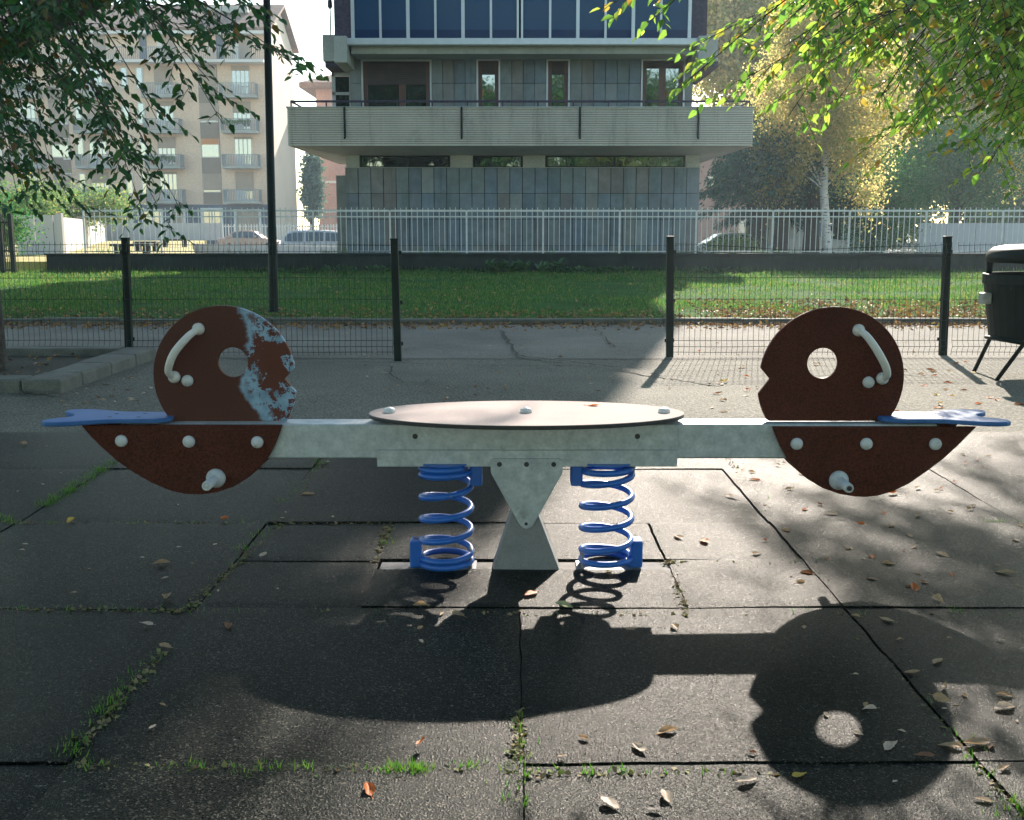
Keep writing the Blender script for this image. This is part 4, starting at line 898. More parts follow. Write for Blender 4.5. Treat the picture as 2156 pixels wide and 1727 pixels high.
# ------------------------------------------------------------------ parked cars
m_tyre = M('tyre rubber', (0.02, 0.02, 0.02), .2, 8, .8); m_rim = M('alloy rim', (0.4, 0.4, 0.42), .1, 8, .35, metal=.7)
m_cglass = glassm('car glass', (.03, .045, .055), 2.0, .04)
m_lampw = M('head lamp glass', (0.5, 0.5, 0.5), .05, 9, .15); m_lampr = M('tail lamp glass', (0.3, .02, .02), .1, 9, .2)
def car(name, label, cat, x, y, L, Hh, paint, style='estate', flip=1):
    c = thing(name, label, cat, (x, y, GZ)); W = 1.75; y0 = y - W / 2
    rf = {'estate': [(.0, .62), (.03, .98), (.10, 1.42), (.18, 1.0), (.60, 1.0), (.73, .66), (.985, .56), (1, .3)], 'sedan': [(0, .62), (.02, .68), (.15, .70), (.30, 1.0), (.58, 1.0), (.74, .68), (.98, .56), (1, .3)],
          'van': [(0, .5), (.01, .97), (.04, 1.0), (.74, 1.0), (.86, .66), (.985, .55), (1, .3)]}[style]
    roof = {'estate': [(.02, .62), (.085, .93), (.14, .985), (.40, 1.0), (.60, .96), (.735, .66)], 'sedan': [(.12, .66), (.27, .95), (.38, 1.0), (.52, .99), (.60, .95), (.74, .66)], 'van': [(.008, .52), (.012, .95), (.04, 1.0), (.70, 1.0), (.76, .95), (.87, .62)]}[style]
    def px(f): return x + flip * (f - .5) * L
    belt = .64 if style != 'van' else .58
    low = [(0.0, .20), (.005, .45), (.01, belt - .02), (.10, belt + .02), (.72, belt + .02), (.80, belt - .01), (.96, .52), (.995, .40), (1.0, .22), (.94, .16), (.05, .16)]
    lowp = [(px(f), GZ + h * Hh) for f, h in low]
    if flip < 0: lowp = lowp[::-1]
    mb = MB(); mb.prism(lowp, y0, y0 + W); body = mb.build('body', paint, c, bevel=.09)
    up = [(px(f), GZ + h * Hh) for f, h in roof]; n = len(up)
    mb = MB(); ins = lambda z: .06 + .22 * max(0, (z - GZ - belt * Hh)) / ((1 - belt) * Hh)
    vs = [(a, y0 + ins(z) * .9, z) for a, z in up] + [(a, y0 + W - ins(z) * .9, z) for a, z in up]
    fr_ = tuple(range(n)); fs = [fr_, tuple(range(2 * n - 1, n - 1, -1))] + [(i, n + i, n + (i + 1) % n, (i + 1) % n) for i in range(n)]
    mb.add(vs, fs if flip < 0 else [f[::-1] for f in fs]); cab = mb.build('cabin', paint, c, bevel=.05)
    # side windows proud of the cabin, between pillars
    cuts = {'estate': [(.07, .25), (.27, .44), (.46, .68)], 'sedan': [(.24, .40), (.42, .67)], 'van': [(.62, .82)]}[style]
    def roofz(f):
        for (a, b), (c2, d2) in zip(roof, roof[1:]):
            if a <= f <= c2: return b + (d2 - b) * (f - a) / (c2 - a)
        return .7
    for s in (0, 1):
        for a, b in cuts:
            mb = MB(); zb_ = belt + .035; pts = []
            for f in np.linspace(a, b, 7): pts.append((f, max(zb_ + .002, roofz(f) - .055)))
            lo_ = [(f, zb_) for f in (b, a)]; pl_ = pts + lo_
            vs = []
            for f, h in pl_:
                z = GZ + h * Hh; i_ = ins(z) * .9 - .012; vs.append((px(f), (y0 + i_) if s == 0 else (y0 + W - i_), z))
            vs2 = [(a_, b_ + (.006 if s == 0 else -.006), c_) for a_, b_, c_ in vs]; m_ = len(vs)
            mb.add(vs + vs2, [tuple(range(m_)), tuple(range(2 * m_ - 1, m_ - 1, -1))] + [(i, (i + 1) % m_, m_ + (i + 1) % m_, m_ + i) for i in range(m_)]); mb.build('window', m_cglass, cab)
    for f in (.19, .81):
        for s in (0, 1):
            yy = y0 - .01 if s == 0 else y0 + W + .01; d = (0, -1, 0) if s == 0 else (0, 1, 0); rw_ = .31
            mb = MB(); mb.lathe([(rw_ * .6, -.2), (rw_, -.18), (rw_, -.01), (rw_ * .92, .012), (rw_ * .66, .012), (rw_ * .66, -.02), (0, -.02)], (px(f), yy, GZ + rw_), d, 24); wh = mb.build('wheel', m_tyre, c)
            mb = MB(); mb.lathe([(rw_ * .65, -.018), (rw_ * .65, .004), (rw_ * .5, .01), (.05, .006), (0, .01)], (px(f), yy, GZ + rw_), d, 10); mb.build('rim', m_rim, wh)
    for f, nm, mm in ((.985, 'headlight', m_lampw), (.012, 'tail_light', m_lampr)):
        for yy in (y0 + .1, y0 + W - .4):
            mb = MB(); mb.box(px(f) - .06, px(f) + .06, yy, yy + .3, GZ + .44 * Hh, GZ + .52 * Hh); mb.build(nm, mm, c, bevel=.02)
    mb = MB(); mb.box(px(.62) - .08, px(.62) + .08, y0 - .14, y0 + .02, GZ + belt * Hh + .05, GZ + belt * Hh + .17); mb.build('wing_mirror', paint, c, bevel=.03)
    return c
m_silver = M('silver car paint', (0.42, 0.45, 0.47), .04, 3, .35, metal=.35); m_peach = M('orange car paint', (0.5, 0.33, 0.25), .04, 3, .35); m_vanw = M('off white van paint', (0.5, 0.48, 0.43), .05, 3, .45)
car('parked_car', 'silver estate car parked behind the low pale wall left of the stone building', 'car', X(597, 50, 500) + 2.2, 50, 4.6, 1.52, m_silver, 'estate', 1)
car('parked_car', 'orange car half hidden behind the lamp post and low wall', 'car', X(528, 72, 500), 72, 4.0, 1.45, m_peach, 'sedan', 1)
car('parked_car', 'silver saloon car parked under the dark conifer right of the stone building', 'car', X(1528, 50, 500), 50, 4.4, 1.40, m_silver, 'sedan', -1)
car('parked_van', 'off white van parked behind the dark tree trunks', 'van', X(1668, 52, 500), 52, 4.9, 2.0, m_vanw, 'van', 1)
car('parked_van', 'pale van parked right of the white birch trunk', 'van', X(1775, 58, 500), 58, 4.0, 1.85, m_silver, 'van', -1)
o = wall_run(A(1932, 500, 50), A(2300, 500, 50), -.46, Zv(470, 50), 1.3).build('white_wall', m_slabw); tag(o, 'white slab wall behind the fence at the far right', 'wall')

# ------------------------------------------------------------------ foliage
def leafmesh(name, P, D, Nn, L, Wd, mat, parent=None, six=False, fold=.18):
    """many separate leaves: base point, direction, face normal, length, width"""
    P, D, Nn = (np.asarray(a, float) for a in (P, D, Nn)); L = np.asarray(L, float)[:, None]; Wd = np.asarray(Wd, float)[:, None]
    D /= np.linalg.norm(D, axis=1, keepdims=True) + 1e-9; S = np.cross(D, Nn); S /= np.linalg.norm(S, axis=1, keepdims=True) + 1e-9; Nn = np.cross(S, D)
    n = len(P)
    if six:
        q = [P, P + D * L * .3 + S * Wd * .5 + Nn * Wd * fold, P + D * L * .68 + S * Wd * .36 + Nn * Wd * fold * .6, P + D * L - Nn * L * .08, P + D * L * .68 - S * Wd * .36 + Nn * Wd * fold * .6, P + D * L * .3 - S * Wd * .5 + Nn * Wd * fold]
        V = np.stack(q, 1).reshape(-1, 3); b = np.arange(n)[:, None] * 6
        Fc = np.concatenate([b + [0, 1, 2, 3], b + [0, 3, 4, 5]], 1).reshape(-1, 4); k = 4
    else:
        q = [P, P + D * L * .45 + S * Wd * .5 + Nn * Wd * fold, P + D * L, P + D * L * .45 - S * Wd * .5 + Nn * Wd * fold]
        V = np.stack(q, 1).reshape(-1, 3); b = np.arange(n)[:, None] * 4
        Fc = np.concatenate([b + [0, 1, 2], b + [0, 2, 3]], 1).reshape(-1, 3); k = 3
    me = bpy.data.meshes.new(name); me.vertices.add(len(V)); me.vertices.foreach_set('co', V.ravel())
    me.loops.add(Fc.size); me.loops.foreach_set('vertex_index', Fc.ravel().astype(np.int32))
    me.polygons.add(len(Fc)); me.polygons.foreach_set('loop_start', np.arange(0, Fc.size, k, dtype=np.int32)); me.update(calc_edges=True); me.validate()
    return finish(me, name, mat, parent)
def bez(a, b, c, n): return [a * (1 - t) ** 2 + b * 2 * t * (1 - t) + c * t * t for t in (k / n for k in range(n + 1))]
def spray_tree(name, label, base, top, tips, extra, mat, leafL, seed, leaf_every=.034, twig_every=.085, droop=.5, tr=.16, tip_from=.35):
    rnd = random.Random(seed); root = thing(name, label, 'tree', (base.x, base.y, 0))
    mb = MB(); mid = (base + top) / 2 + Vector((.08, .05, 0)); tp = bez(base, mid, top, 10)
    mb.tube([base + Vector((0, 0, -.05))] + tp, [tr * 1.35] + [tr * (1.15 - .6 * k / 10) for k in range(11)], 12)
    P, D, Nn, L, Wd = [], [], [], [], []; tw = MB()
    for tip in tips + extra:
        s = tp[rnd.choice((5, 6, 7, 8, 9, 10))]; ctrl = s.lerp(tip, .5) + Vector((0, 0, (tip - s).length * rnd.uniform(.12, .3)))
        br = bez(s, ctrl, tip, 16); ln = (tip - s).length
        tw.tube(br, [max(.002, .008 * ln * (1 - k / 16) ** 1.4 + .0015) for k in range(17)], 5, False)
        acc = 0.0
        for k in range(1, 17):
            seg = br[k] - br[k - 1]; sl = seg.length; m = int(sl / twig_every) if k / 16 > tip_from else 0
            for j in range(max(m, 0)):
                p0 = br[k - 1].lerp(br[k], (j + rnd.random()) / max(m, 1)); fwd = seg.normalized()
                side = fwd.cross(Vector((0, 0, 1))).normalized() * rnd.choice((-1, 1))
                tl_ = rnd.uniform(.14, .48) * (1.1 - .5 * k / 16)
                d0 = (fwd * rnd.uniform(.3, 1.0) + side * rnd.uniform(.4, 1) + Vector((0, 0, rnd.uniform(-.5, .25)))).normalized()
                c1 = p0 + d0 * tl_ * .5; e1 = p0 + d0 * tl_ + Vector((0, 0, -droop * tl_))
                pts = bez(p0, c1, e1, 5)
                tw.tube(pts, [.0022, .002, .0018, .0016, .0013, .001], 3, False)
                nl = max(2, int(tl_ / leaf_every)); sd = 1
                for q in range(nl):
                    f = (q + .6) / nl; p = pts[min(4, int(f * 5))].lerp(pts[min(5, int(f * 5) + 1)], f * 5 - int(f * 5)); g = (e1 - p0).normalized(); sd = -sd
                    sv = g.cross(Vector((rnd.uniform(-.4, .4), rnd.uniform(-.4, .4), 1))).normalized() * sd
                    dd = g * .7 + sv * .8 + Vector((0, 0, rnd.uniform(-.7, 0.05)))
                    P.append(p); D.append(dd); Nn.append(Vector((rnd.gauss(0, .55), rnd.gauss(0, .55), 1)) ); l_ = leafL * rnd.uniform(.6, 1.2); L.append(l_); Wd.append(l_ * rnd.uniform(.42, .56))
    mb.build('trunk', m_bark, root, smooth=True); tw.build('branches', m_twig, root, smooth=True)
    leafmesh('crown', P, D, Nn, L, Wd, mat, root, six=True); print(name, len(P)); return root
m_leafL = leafmat('dark green leaves', [(0, (.018, .075, .028)), (.5, (.03, .115, .036)), (.88, (.05, .15, .036)), (.95, (.12, .10, .02)), (1, (.20, .09, .03))], .42, .4, 1.3)
m_leafR = leafmat('yellow green leaves', [(0, (.07, .17, .035)), (.45, (.14, .27, .05)), (.8, (.24, .34, .06)), (.93, (.30, .27, .06)), (1, (.34, .18, .04))], .55, .4, 2.0)
m_birch = leafmat('golden birch leaves', [(0, (.18, .23, .08)), (.4, (.32, .31, .15)), (.75, (.46, .38, .22)), (1, (.52, .38, .23))], .65, .6, 1.85, spec=.06)
m_dkgr = leafmat('dark bush leaves', [(0, (.028, .12, .06)), (.6, (.055, .18, .07)), (1, (.15, .23, .07))], .5, .6, 1.2, spec=.06)
m_conif = leafmat('conifer needles', [(0, (.022, .085, .09)), (.6, (.036, .13, .12)), (1, (.07, .17, .12))], .35, .6, 1.1, spec=.06)
m_hedge = leafmat('bright hedge leaves', [(0, (.07, .14, .06)), (.6, (.12, .22, .09)), (.9, (.22, .28, .11)), (1, (.4, .3, .1))], .5, .6, 1.4, spec=.06)

m_fargr = leafmat('pale far leaves', [(0, (.10, .17, .07)), (.6, (.16, .23, .08)), (1, (.26, .27, .09))], .5, .6, 1.4, spec=.06)
m_colum = leafmat('greyed column tree leaves', [(0, (.08, .15, .15)), (1, (.15, .24, .22))], .3, .6, 1.2, spec=.06)
# left tree: trunk in the planter, limbs arching towards and across the view
def rtips(poly, n, Yr, rnd):
    xs = [p[0] for p in poly]; ys = [p[1] for p in poly]; out = []
    while len(out) < n:
        u, v = rnd.uniform(min(xs), max(xs)), rnd.uniform(min(ys), max(ys)); ins = False
        for (x1, y1), (x2, y2) in zip(poly, poly[1:] + poly[:1]):
            if (y1 > v) != (y2 > v) and u < (x2 - x1) * (v - y1) / (y2 - y1) + x1: ins = not ins
        if ins: out.append(A(u, v, rnd.uniform(*Yr)))
    return out
rl_ = random.Random(5)
tb_ = G(-8, 790)
tipsL = [A(*q) for q in ((632, 148, 5.6), (598, 118, 6.2), (470, 262, 6.0), (455, 60, 5.8), (330, 430, 6.6), (385, 452, 6.2), (310, 470, 6.4), (150, 428, 6.8), (60, 440, 7), (400, 190, 6.2), (330, 250, 5.8), (250, 330, 6.2), (440, 170, 5.6), (300, 380, 6.6), (560, 40, 6), (520, 20, 5.6))]
tipsL += rtips([(-60, -60), (470, -60), (420, 60), (360, 180), (300, 260), (270, 360), (180, 415), (-60, 430)], 34, (5.0, 8.6), rl_)
ext = []
while len(ext) < 125:
    q = Vector((rl_.gauss(-5.6, 2.4), rl_.gauss(9.0, 2.4), rl_.uniform(3.4, 7.4)))
    if q.z > 1.9 + .23 * q.y: ext.append(q)
for u, v, n_, sg in ((870, 1225, 7, .10), (935, 1250, 7, .10), (800, 1245, 6, .12), (700, 1215, 5, .15), (560, 1500, 5, .2), (700, 1600, 4, .15)):
    g_ = G(u, v)
    for _ in range(n_):
        z_ = rl_.uniform(4.3, 5.8); ext.append(Vector((g_.x + .40 * z_ + rl_.gauss(0, sg), g_.y + 1.79 * z_ + rl_.gauss(0, sg), z_)))
spray_tree('dark_tree', 'dark green leaved tree overhanging the upper left from the planter', Vector((tb_.x - .15, 9.0, 0)), Vector((-4.4, 8.7, 4.6)), tipsL, ext, m_leafL, .064, 21, leaf_every=.030, twig_every=.085, droop=.22)
# right tree: trunk outside the frame, lit from behind
rr_ = random.Random(8)
tipsR = [A(*q) for q in ((1440, 178, 5.2), (1290, 8, 5.2), (1465, 95, 5.6), (1660, 245, 5.2), (1710, 150, 5.6), (1830, 310, 6.2), (1910, 290, 6.0), (2010, 320, 6.4), (2080, 350, 6.0), (1560, 170, 5.0), (1640, 60, 4.8), (1380, 40, 5.4), (1960, 240, 5.6), (2130, 300, 5.5), (1750, 230, 6))]
tipsR += rtips([(1480, -50), (2220, -50), (2220, 300), (2050, 310), (1900, 255), (1800, 150), (1640, 110)], 60, (4.4, 6.7), rr_)
extR = []
while len(extR) < 60:
    q = Vector((rr_.uniform(1.8, 7.5), rr_.uniform(6.5, 13.5), rr_.uniform(3.2, 6.6)))
    lim = .62 + .2235 * (q.y - 2.0) + .38 * (q.z) * 0
    gx, gy = q.x - .2235 * (q.y) , q.y - 1.79 * q.z          # where its shadow falls
    sx_, sy_ = q.x - .40 * q.z, q.y - 1.79 * q.z
    if sx_ < .75 or sy_ > 6.2: continue
    if sx_ < 2.4 and sy_ < 3.5: continue
    extR.append(q)
for u, v, n_, sg in ((1480, 1040, 4, .14), (1610, 1035, 4, .14), (1730, 1075, 5, .18), (1800, 1150, 6, .22), (1915, 1180, 6, .22), (2000, 1230, 6, .22), (2080, 1050, 6, .25), (2130, 1180, 5, .22), (1950, 1000, 4, .18), (1690, 1190, 4, .15), (2120, 955, 6, .3), (1560, 1235, 2, .08), (2150, 1400, 4, .2)):
    g_ = G(u, v)
    for _ in range(n_):
        z_ = rr_.uniform(3.5, 6.0); extR.append(Vector((g_.x + .40 * z_ + rr_.gauss(0, sg), g_.y + 1.79 * z_ + rr_.gauss(0, sg * 1.6), z_)))
spray_tree('sunlit_tree', 'yellow green tree lit from behind overhanging the upper right', Vector((5.9, 8.2, 0)), Vector((5.2, 8.6, 4.4)), tipsR, extR, m_leafR, .062, 33, leaf_every=.032, twig_every=.08, droop=.25)

def clump_tree(name, label, cat, base, hgt, crown, mat, n_cl, per, leaf, seed, trunk=.16, bark=None, hang=0.0, spread=.5, trunk_top=None, group=None, ratio=.62, trunk_pts=None):
    """crown: list of (centre offset, radii) ellipsoids; clusters of leaves spread through each"""
    g = np.random.default_rng(seed); rnd = random.Random(seed); root = thing(name, label, cat, base, group); base = Vector(base)
    cen = []
    vol = np.array([r[0] * r[1] * r[2] for _, r in crown]); pick = g.choice(len(crown), n_cl, p=vol / vol.sum())
    for k in pick:
        c, r = crown[k]; d = g.normal(size=3); d /= np.linalg.norm(d); q = np.array(c) + d * np.array(r) * (g.random() ** .42); cen.append(np.array(base) + q)
    cen = np.array(cen); n = n_cl * per
    C_ = np.repeat(cen, per, 0); sz = np.repeat(g.uniform(.6, 1.25, n_cl), per)[:, None]
    off = g.normal(size=(n, 3)) * spread * sz * np.array([1, 1, .7])
    if hang: off[:, 2] = -np.abs(g.normal(size=n)) * hang * sz[:, 0]; off[:, :2] *= .55
    P = C_ + off; D = g.normal(size=(n, 3)); D[:, 2] -= .6; Nn = g.normal(size=(n, 3)); Nn[:, 2] += .4
    L = leaf * g.uniform(.6, 1.3, n)
    tt = Vector(trunk_top) if trunk_top else base + Vector((0, 0, hgt * .8)); mb = MB()
    tp = [base + Vector((0, 0, -.1))] + [Vector(q) for q in trunk_pts] if trunk_pts else bez(base + Vector((0, 0, -.1)), (base + tt) / 2 + Vector((rnd.uniform(-.15, .15), 0, 0)), tt, 8)
    m = len(tp) - 1; mb.tube(tp, [trunk * (1.12 - .8 * k / m) for k in range(m + 1)], 12); mb.build('trunk', bark or m_bark, root, smooth=True)
    lm = MB()
    for q in g.choice(n_cl, min(n_cl, 26), replace=False):
        e = Vector(cen[q]); f = min(.95, max(.25, (e.z - base.z - 1.0) / max(tt.z - base.z, 1) * .8)); s = tp[min(m, max(1, int(f * m)))]
        lm.tube(bez(s, s.lerp(e, .5) + Vector((0, 0, .25)), e, 6), [trunk * .18 * (1 - k / 6) + .006 for k in range(7)], 5, False)
    lm.build('limbs', bark or m_bark, root, smooth=True)
    leafmesh('crown', P, D, Nn, L, L * ratio, mat, root); return root
# white birch
m_bb, t, p = nodes('white birch bark'); co = coords(t); mp = t.nodes.new('ShaderNodeMapping'); mp.inputs['Scale'].default_value = (2.5, 2.5, 13); t.links.new(co, mp.inputs[0])
mk = maprange(t, nz(t, 1.6, 5, .6, mp.outputs[0]), .56, .62); t.links.new(mixc(t, ramp(t, [(.3, (.5, .48, .44)), (.7, (.66, .64, .6))], nz(t, 5, 4)), (.05, .045, .04), mk), p.inputs['Base Color']); p.inputs['Roughness'].default_value = .8
YBi = 44.0; b0 = A(1741, 545, YBi); b0.z = -.46
bp_ = [A(1741, 520, YBi), A(1738, 470, YBi), A(1734, 400, YBi), A(1737, 330, YBi), A(1745, 240, YBi), A(1752, 120, YBi), A(1748, 20, YBi), A(1750, -70, YBi)]
def el(u0, u1, v0, v1, Y, ry, base):
    a, b = A(u0, v1, Y), A(u1, v0, Y); return ((Vector(((a.x + b.x) / 2, Y, (a.z + b.z) / 2)) - Vector(base)).to_tuple(), (abs(b.x - a.x) / 2, ry, abs(b.z - a.z) / 2))
clump_tree('birch_tree', 'golden leaved birch with a white trunk standing behind the white iron fence', 'tree', b0, 9, [el(1570, 1930, 20, 350, YBi, 1.8, b0), el(1620, 1890, -90, 120, YBi, 1.6, b0), el(1580, 1700, 230, 400, YBi, 1.0, b0), el(1770, 1880, 260, 420, YBi, 1.0, b0)], m_birch, 520, 120, .115, 3, trunk=.20, bark=m_bb, hang=.62, spread=.5, trunk_pts=bp_)
def tree_at(u, Y, **k): q = A(u, 500, Y); q.z = GZ; return q
gold = [('golden_tree', 'tall golden leaved tree rising behind the birch and the dark trees', 1880, 86, [(1720, 2060, -200, 300)], m_birch, 480, 90, .36),
        ('golden_tree', 'golden tree at the far right behind the white slab wall', 2150, 78, [(2010, 2330, -100, 400)], m_birch, 420, 90, .31),
        ('tall_tree', 'tall yellowing tree peering over the stone building at upper right', 1600, 72, [(1425, 1720, -140, 250)], m_birch, 420, 90, .3),
        ('dark_bush_tree', 'broad dark leaved tree hanging low behind the fence right of the birch', 1835, 52, [(1750, 1960, 300, 505), (1770, 1900, 400, 545)], m_dkgr, 230, 90, .11),
        ('dark_bush_tree', 'dusky green tree with a forked trunk left of the white slab wall', 2010, 54, [(1900, 2150, 250, 460)], m_dkgr, 230, 80, .13),
        ('dark_bush_tree', 'dark tree filling the gap between the conifer and the birch', 1690, 55, [(1610, 1800, 300, 450)], m_dkgr, 240, 80, .13)]
for i, (nm, lab, u, Y, els, mt, ncl, per, lf) in enumerate(gold):
    b = tree_at(u, Y); zt_ = max(A(0, e[2], Y).z for e in els)
    clump_tree(nm, lab, 'tree', b, zt_ - GZ, [el(*e, Y, 2.2 * Y / 40, b) for e in els], mt, ncl, per, lf, 40 + i, trunk=.24, spread=.5 * Y / 40, trunk_top=(b.x, Y, max(3.0, zt_ * .7)))
# bare lower trunks standing in a row
for u, Y, lab in ((1597, 45, 'thick dark tree trunk standing nearest the stone building'), (1642, 46, 'second dark tree trunk right of the stone building'), (1708, 47, 'dark forked tree trunk just left of the white birch')):
    b = tree_at(u, Y); zt_ = A(u, 250, Y).z
    clump_tree('shade_tree', lab, 'tree', b, zt_ - GZ, [el(u - 75, u + 75, 270, 420, Y, 1.9, b)], m_conif, 100, 80, .16, int(u), trunk=.36, spread=.55, trunk_top=(b.x + .1, Y, zt_))
# drooping conifer: tiers of flat boughs
def conifer(name, label, u, Y, zt_, rad, seed, n=4200):
    g = np.random.default_rng(seed); b = tree_at(u, Y); root = thing(name, label, 'tree', b); mb = MB(); mb.tube([b, Vector((b.x, Y, zt_ * .5)), Vector((b.x, Y, zt_))], [.26, .16, .03], 10); mb.build('trunk', m_bark, root, smooth=True)
    P, D, Nn = [], [], []; lm = MB(); z = 2.0
    while z < zt_ - .3:
        f = 1 - (z - .9) / (zt_ - .9); r = rad * (.25 + .75 * f)
        for k in range(9):
            a = g.uniform(0, 2 * math.pi); d = np.array([math.cos(a), math.sin(a), 0]); e = np.array([b.x, Y, z]) + d * r * g.uniform(.75, 1.1) + np.array([0, 0, -.3 * r * g.uniform(.5, 1.1)])
            s = np.array([b.x, Y, z + .15]); br = bez(Vector(s), Vector((s + e) / 2 + [0, 0, .25 * r * .3]), Vector(e), 8); lm.tube(br, [.016 * (1 - q / 8) + .004 for q in range(9)], 4, False)
            for q in range(150):
                t_ = g.random() ** .7; c = np.array(br[int(t_ * 7.99)]); w_ = .42 * (1.15 - t_); P.append(c + g.normal(size=3) * [w_, w_, .07] + [0, 0, -.1 * g.random()]); D.append(d * .6 + g.normal(size=3) * .45 + [0, 0, -.75]); Nn.append(g.normal(size=3) + [0, 0, .8])
        z += .42
    lm.build('boughs', m_bark, root); n = len(P); L = .30 * g.uniform(.6, 1.3, n); leafmesh('crown', P, D, Nn, L, L * .22, m_conif, root)
conifer('cedar_tree', 'dark blue green cedar with drooping boughs beside the stone building', 1585, 51, A(0, 200, 51).z, 3.4, 7)
conifer('cedar_tree', 'smaller dark cedar farther right behind the birch trunk', 1760, 53, A(0, 260, 53).z, 2.6, 9)
b = tree_at(656, 82); clump_tree('columnar_tree', 'slim dark columnar tree in front of the pink house', 'tree', b, 8, [el(645, 668, 310, 470, 82, .45, b)], m_colum, 130, 70, .25, 77, trunk=.2, spread=.25)
b = tree_at(60, 44); b.z = .3; clump_tree('garden_bush', 'bright green garden bush rising behind the white slab wall', 'bush', b, 3, [el(-40, 140, 395, 470, 44, 1.6, b), el(100, 260, 400, 468, 52, 1.6, b)], m_hedge, 150, 80, .13, 78, trunk=.1, spread=.42)
b = tree_at(5, 30); b.z = .3; clump_tree('hedge_bush', 'pinkish green bush behind the dark gate at the far left', 'bush', b, 2, [el(-60, 45, 420, 530, 31, .8, b)], m_dkgr, 60, 70, .1, 79, trunk=.06, spread=.3)
b = tree_at(1560, 46); clump_tree('low_shrub', 'low yellow green shrub in front of the silver saloon car', 'bush', b, 1, [el(1480, 1600, 505, 540, 44, .8, b)], m_hedge, 40, 70, .1, 80, trunk=.05, spread=.25, trunk_top=(b.x, 46, .3))
# trees behind the photographer, seen only as reflections in the windows
for i, (x, y, h, r) in enumerate(((-13, -17, 13, 3.2), (-7, -20, 14, 3.6), (-1.5, -15, 11, 2.6), (4, -19, 13, 3.4), (9.5, -16, 12, 3.0), (14.5, -21, 14, 3.6))):
    b = Vector((x, y, 0)); clump_tree('offscreen_tree', 'bushy park tree behind the viewpoint, mirrored in the panes of the stone building', 'tree', b, h, [((0, 0, h * .6), (r, r * .8, h * .38))], m_dkgr, 260, 50, .28, 90 + i, trunk=.22, spread=.5, group='park trees mirrored in the panes')

# unseen trees added beside and behind the viewpoint, their crowns blocking sky light
for lab, x, y, cr in (('wide crowned unseen tree left of the viewpoint, added to dim the near tiles', -5.5, -3.5, [((1.2, 1.5, 7.4), (5.2, 4.6, 1.9)), ((.5, 0, 9.2), (3.6, 3.4, 1.6))]), ('wide crowned unseen tree right of the viewpoint, added to dim the near tiles', 5.5, -5.5, [((-.6, 1.5, 7.6), (5.0, 4.6, 1.9)), ((-.2, 0, 9.4), (3.4, 3.2, 1.6))])):
    clump_tree('offscreen_tree', lab, 'tree', Vector((x, y, 0)), 10, cr, m_leafL, 430, 50, .26, 120 + int(x), trunk=.24, spread=.5)

for i, (u, Y, u0, u1, vt, vb, lab) in enumerate(((1700, 112, 1560, 1830, 120, 510, 'hazy far tree seen behind the cedars and the birch'), (1900, 118, 1780, 2040, 60, 510, 'hazy far tree seen above the white slab wall'), (2110, 110, 1980, 2260, 90, 510, 'hazy far tree at the right edge of the view'), (2000, 130, 1880, 2150, 0, 440, 'tallest hazy far tree between the golden crowns'))):
    b = tree_at(u, Y); zt_ = A(0, vt, Y).z; clump_tree('far_tree', lab, 'tree', b, zt_, [el(u0, u1, vt, vb, Y, 4, b)], m_fargr, 330, 90, .5, 140 + i, trunk=.4, spread=1.1, trunk_top=(b.x, Y, zt_ * .7))

for lab, x, y, cr in (('tall dark unseen tree on the lawn left of the view, added to block sky light', -10.5, 19, [((2.8, -.5, 8.4), (4.6, 3.4, 3.2)), ((.5, 0, 11), (4, 3.4, 2.6))]), ('broad dark unseen tree beyond the planter, added to block sky light', -9.5, 12.5, [((2.2, -.5, 7.2), (4.0, 3.2, 2.6))])):
    clump_tree('offscreen_tree', lab, 'tree', Vector((x, y, 0)), 12, cr, m_leafL, 620, 60, .22, 160 + int(y), trunk=.26, spread=.45)  # out-of-view trees added to cut the sky sheen on the left tiles

# ------------------------------------------------------------------ grass, weeds, litter
m_grass = leafmat('lawn grass', [(0, (.03, .105, .03)), (.5, (.06, .16, .042)), (.8, (.13, .21, .06)), (1, (.26, .22, .10))], .45, .6, 1.5, .1)
m_tuft = leafmat('seam grass', [(0, (.04, .15, .015)), (.6, (.08, .22, .025)), (1, (.15, .22, .04))], .45, .6, 1.5)
def blades(name, P, Hh, Wd, mat, lean=.45):
    n = len(P); a = rng.uniform(0, 2 * math.pi, n); D = np.stack([np.cos(a) * lean * rng.random(n), np.sin(a) * lean * rng.random(n), np.ones(n)], 1)
    Nn = np.stack([rng.normal(size=n), rng.normal(size=n), np.zeros(n)], 1); o = leafmesh(name, P, D, Nn, Hh, Wd, mat, fold=.1); o['kind'] = 'stuff'; return o
n = 150000; y = Y_KERB + .12 + (Y_WALL - Y_KERB - .2) * rng.random(n) ** 1.25; x = (rng.random(n) * 2 - 1) * (.48 * y + 1.2)
x[: n // 5] = x[: n // 5]; pz = np.array([mnoise.noise((a * .7, b * .7, 1)) for a, b in zip(x, y)])
keep = rng.random(n) < np.clip(.7 + pz * 1.5, .06, 1); keep &= rng.random(n) < np.clip((y - Y_KERB) / 1.2, .2, 1); x, y, pz = x[keep], y[keep], pz[keep]
hh = (.035 + .05 * rng.random(len(x))) * (1 + .6 * np.clip(pz, 0, 1)) * (.7 + .025 * (y - 13)); blades('grass', np.stack([x, y, np.full(len(x), .03)], 1), hh, .010 + .0007 * (y - 13), m_grass)
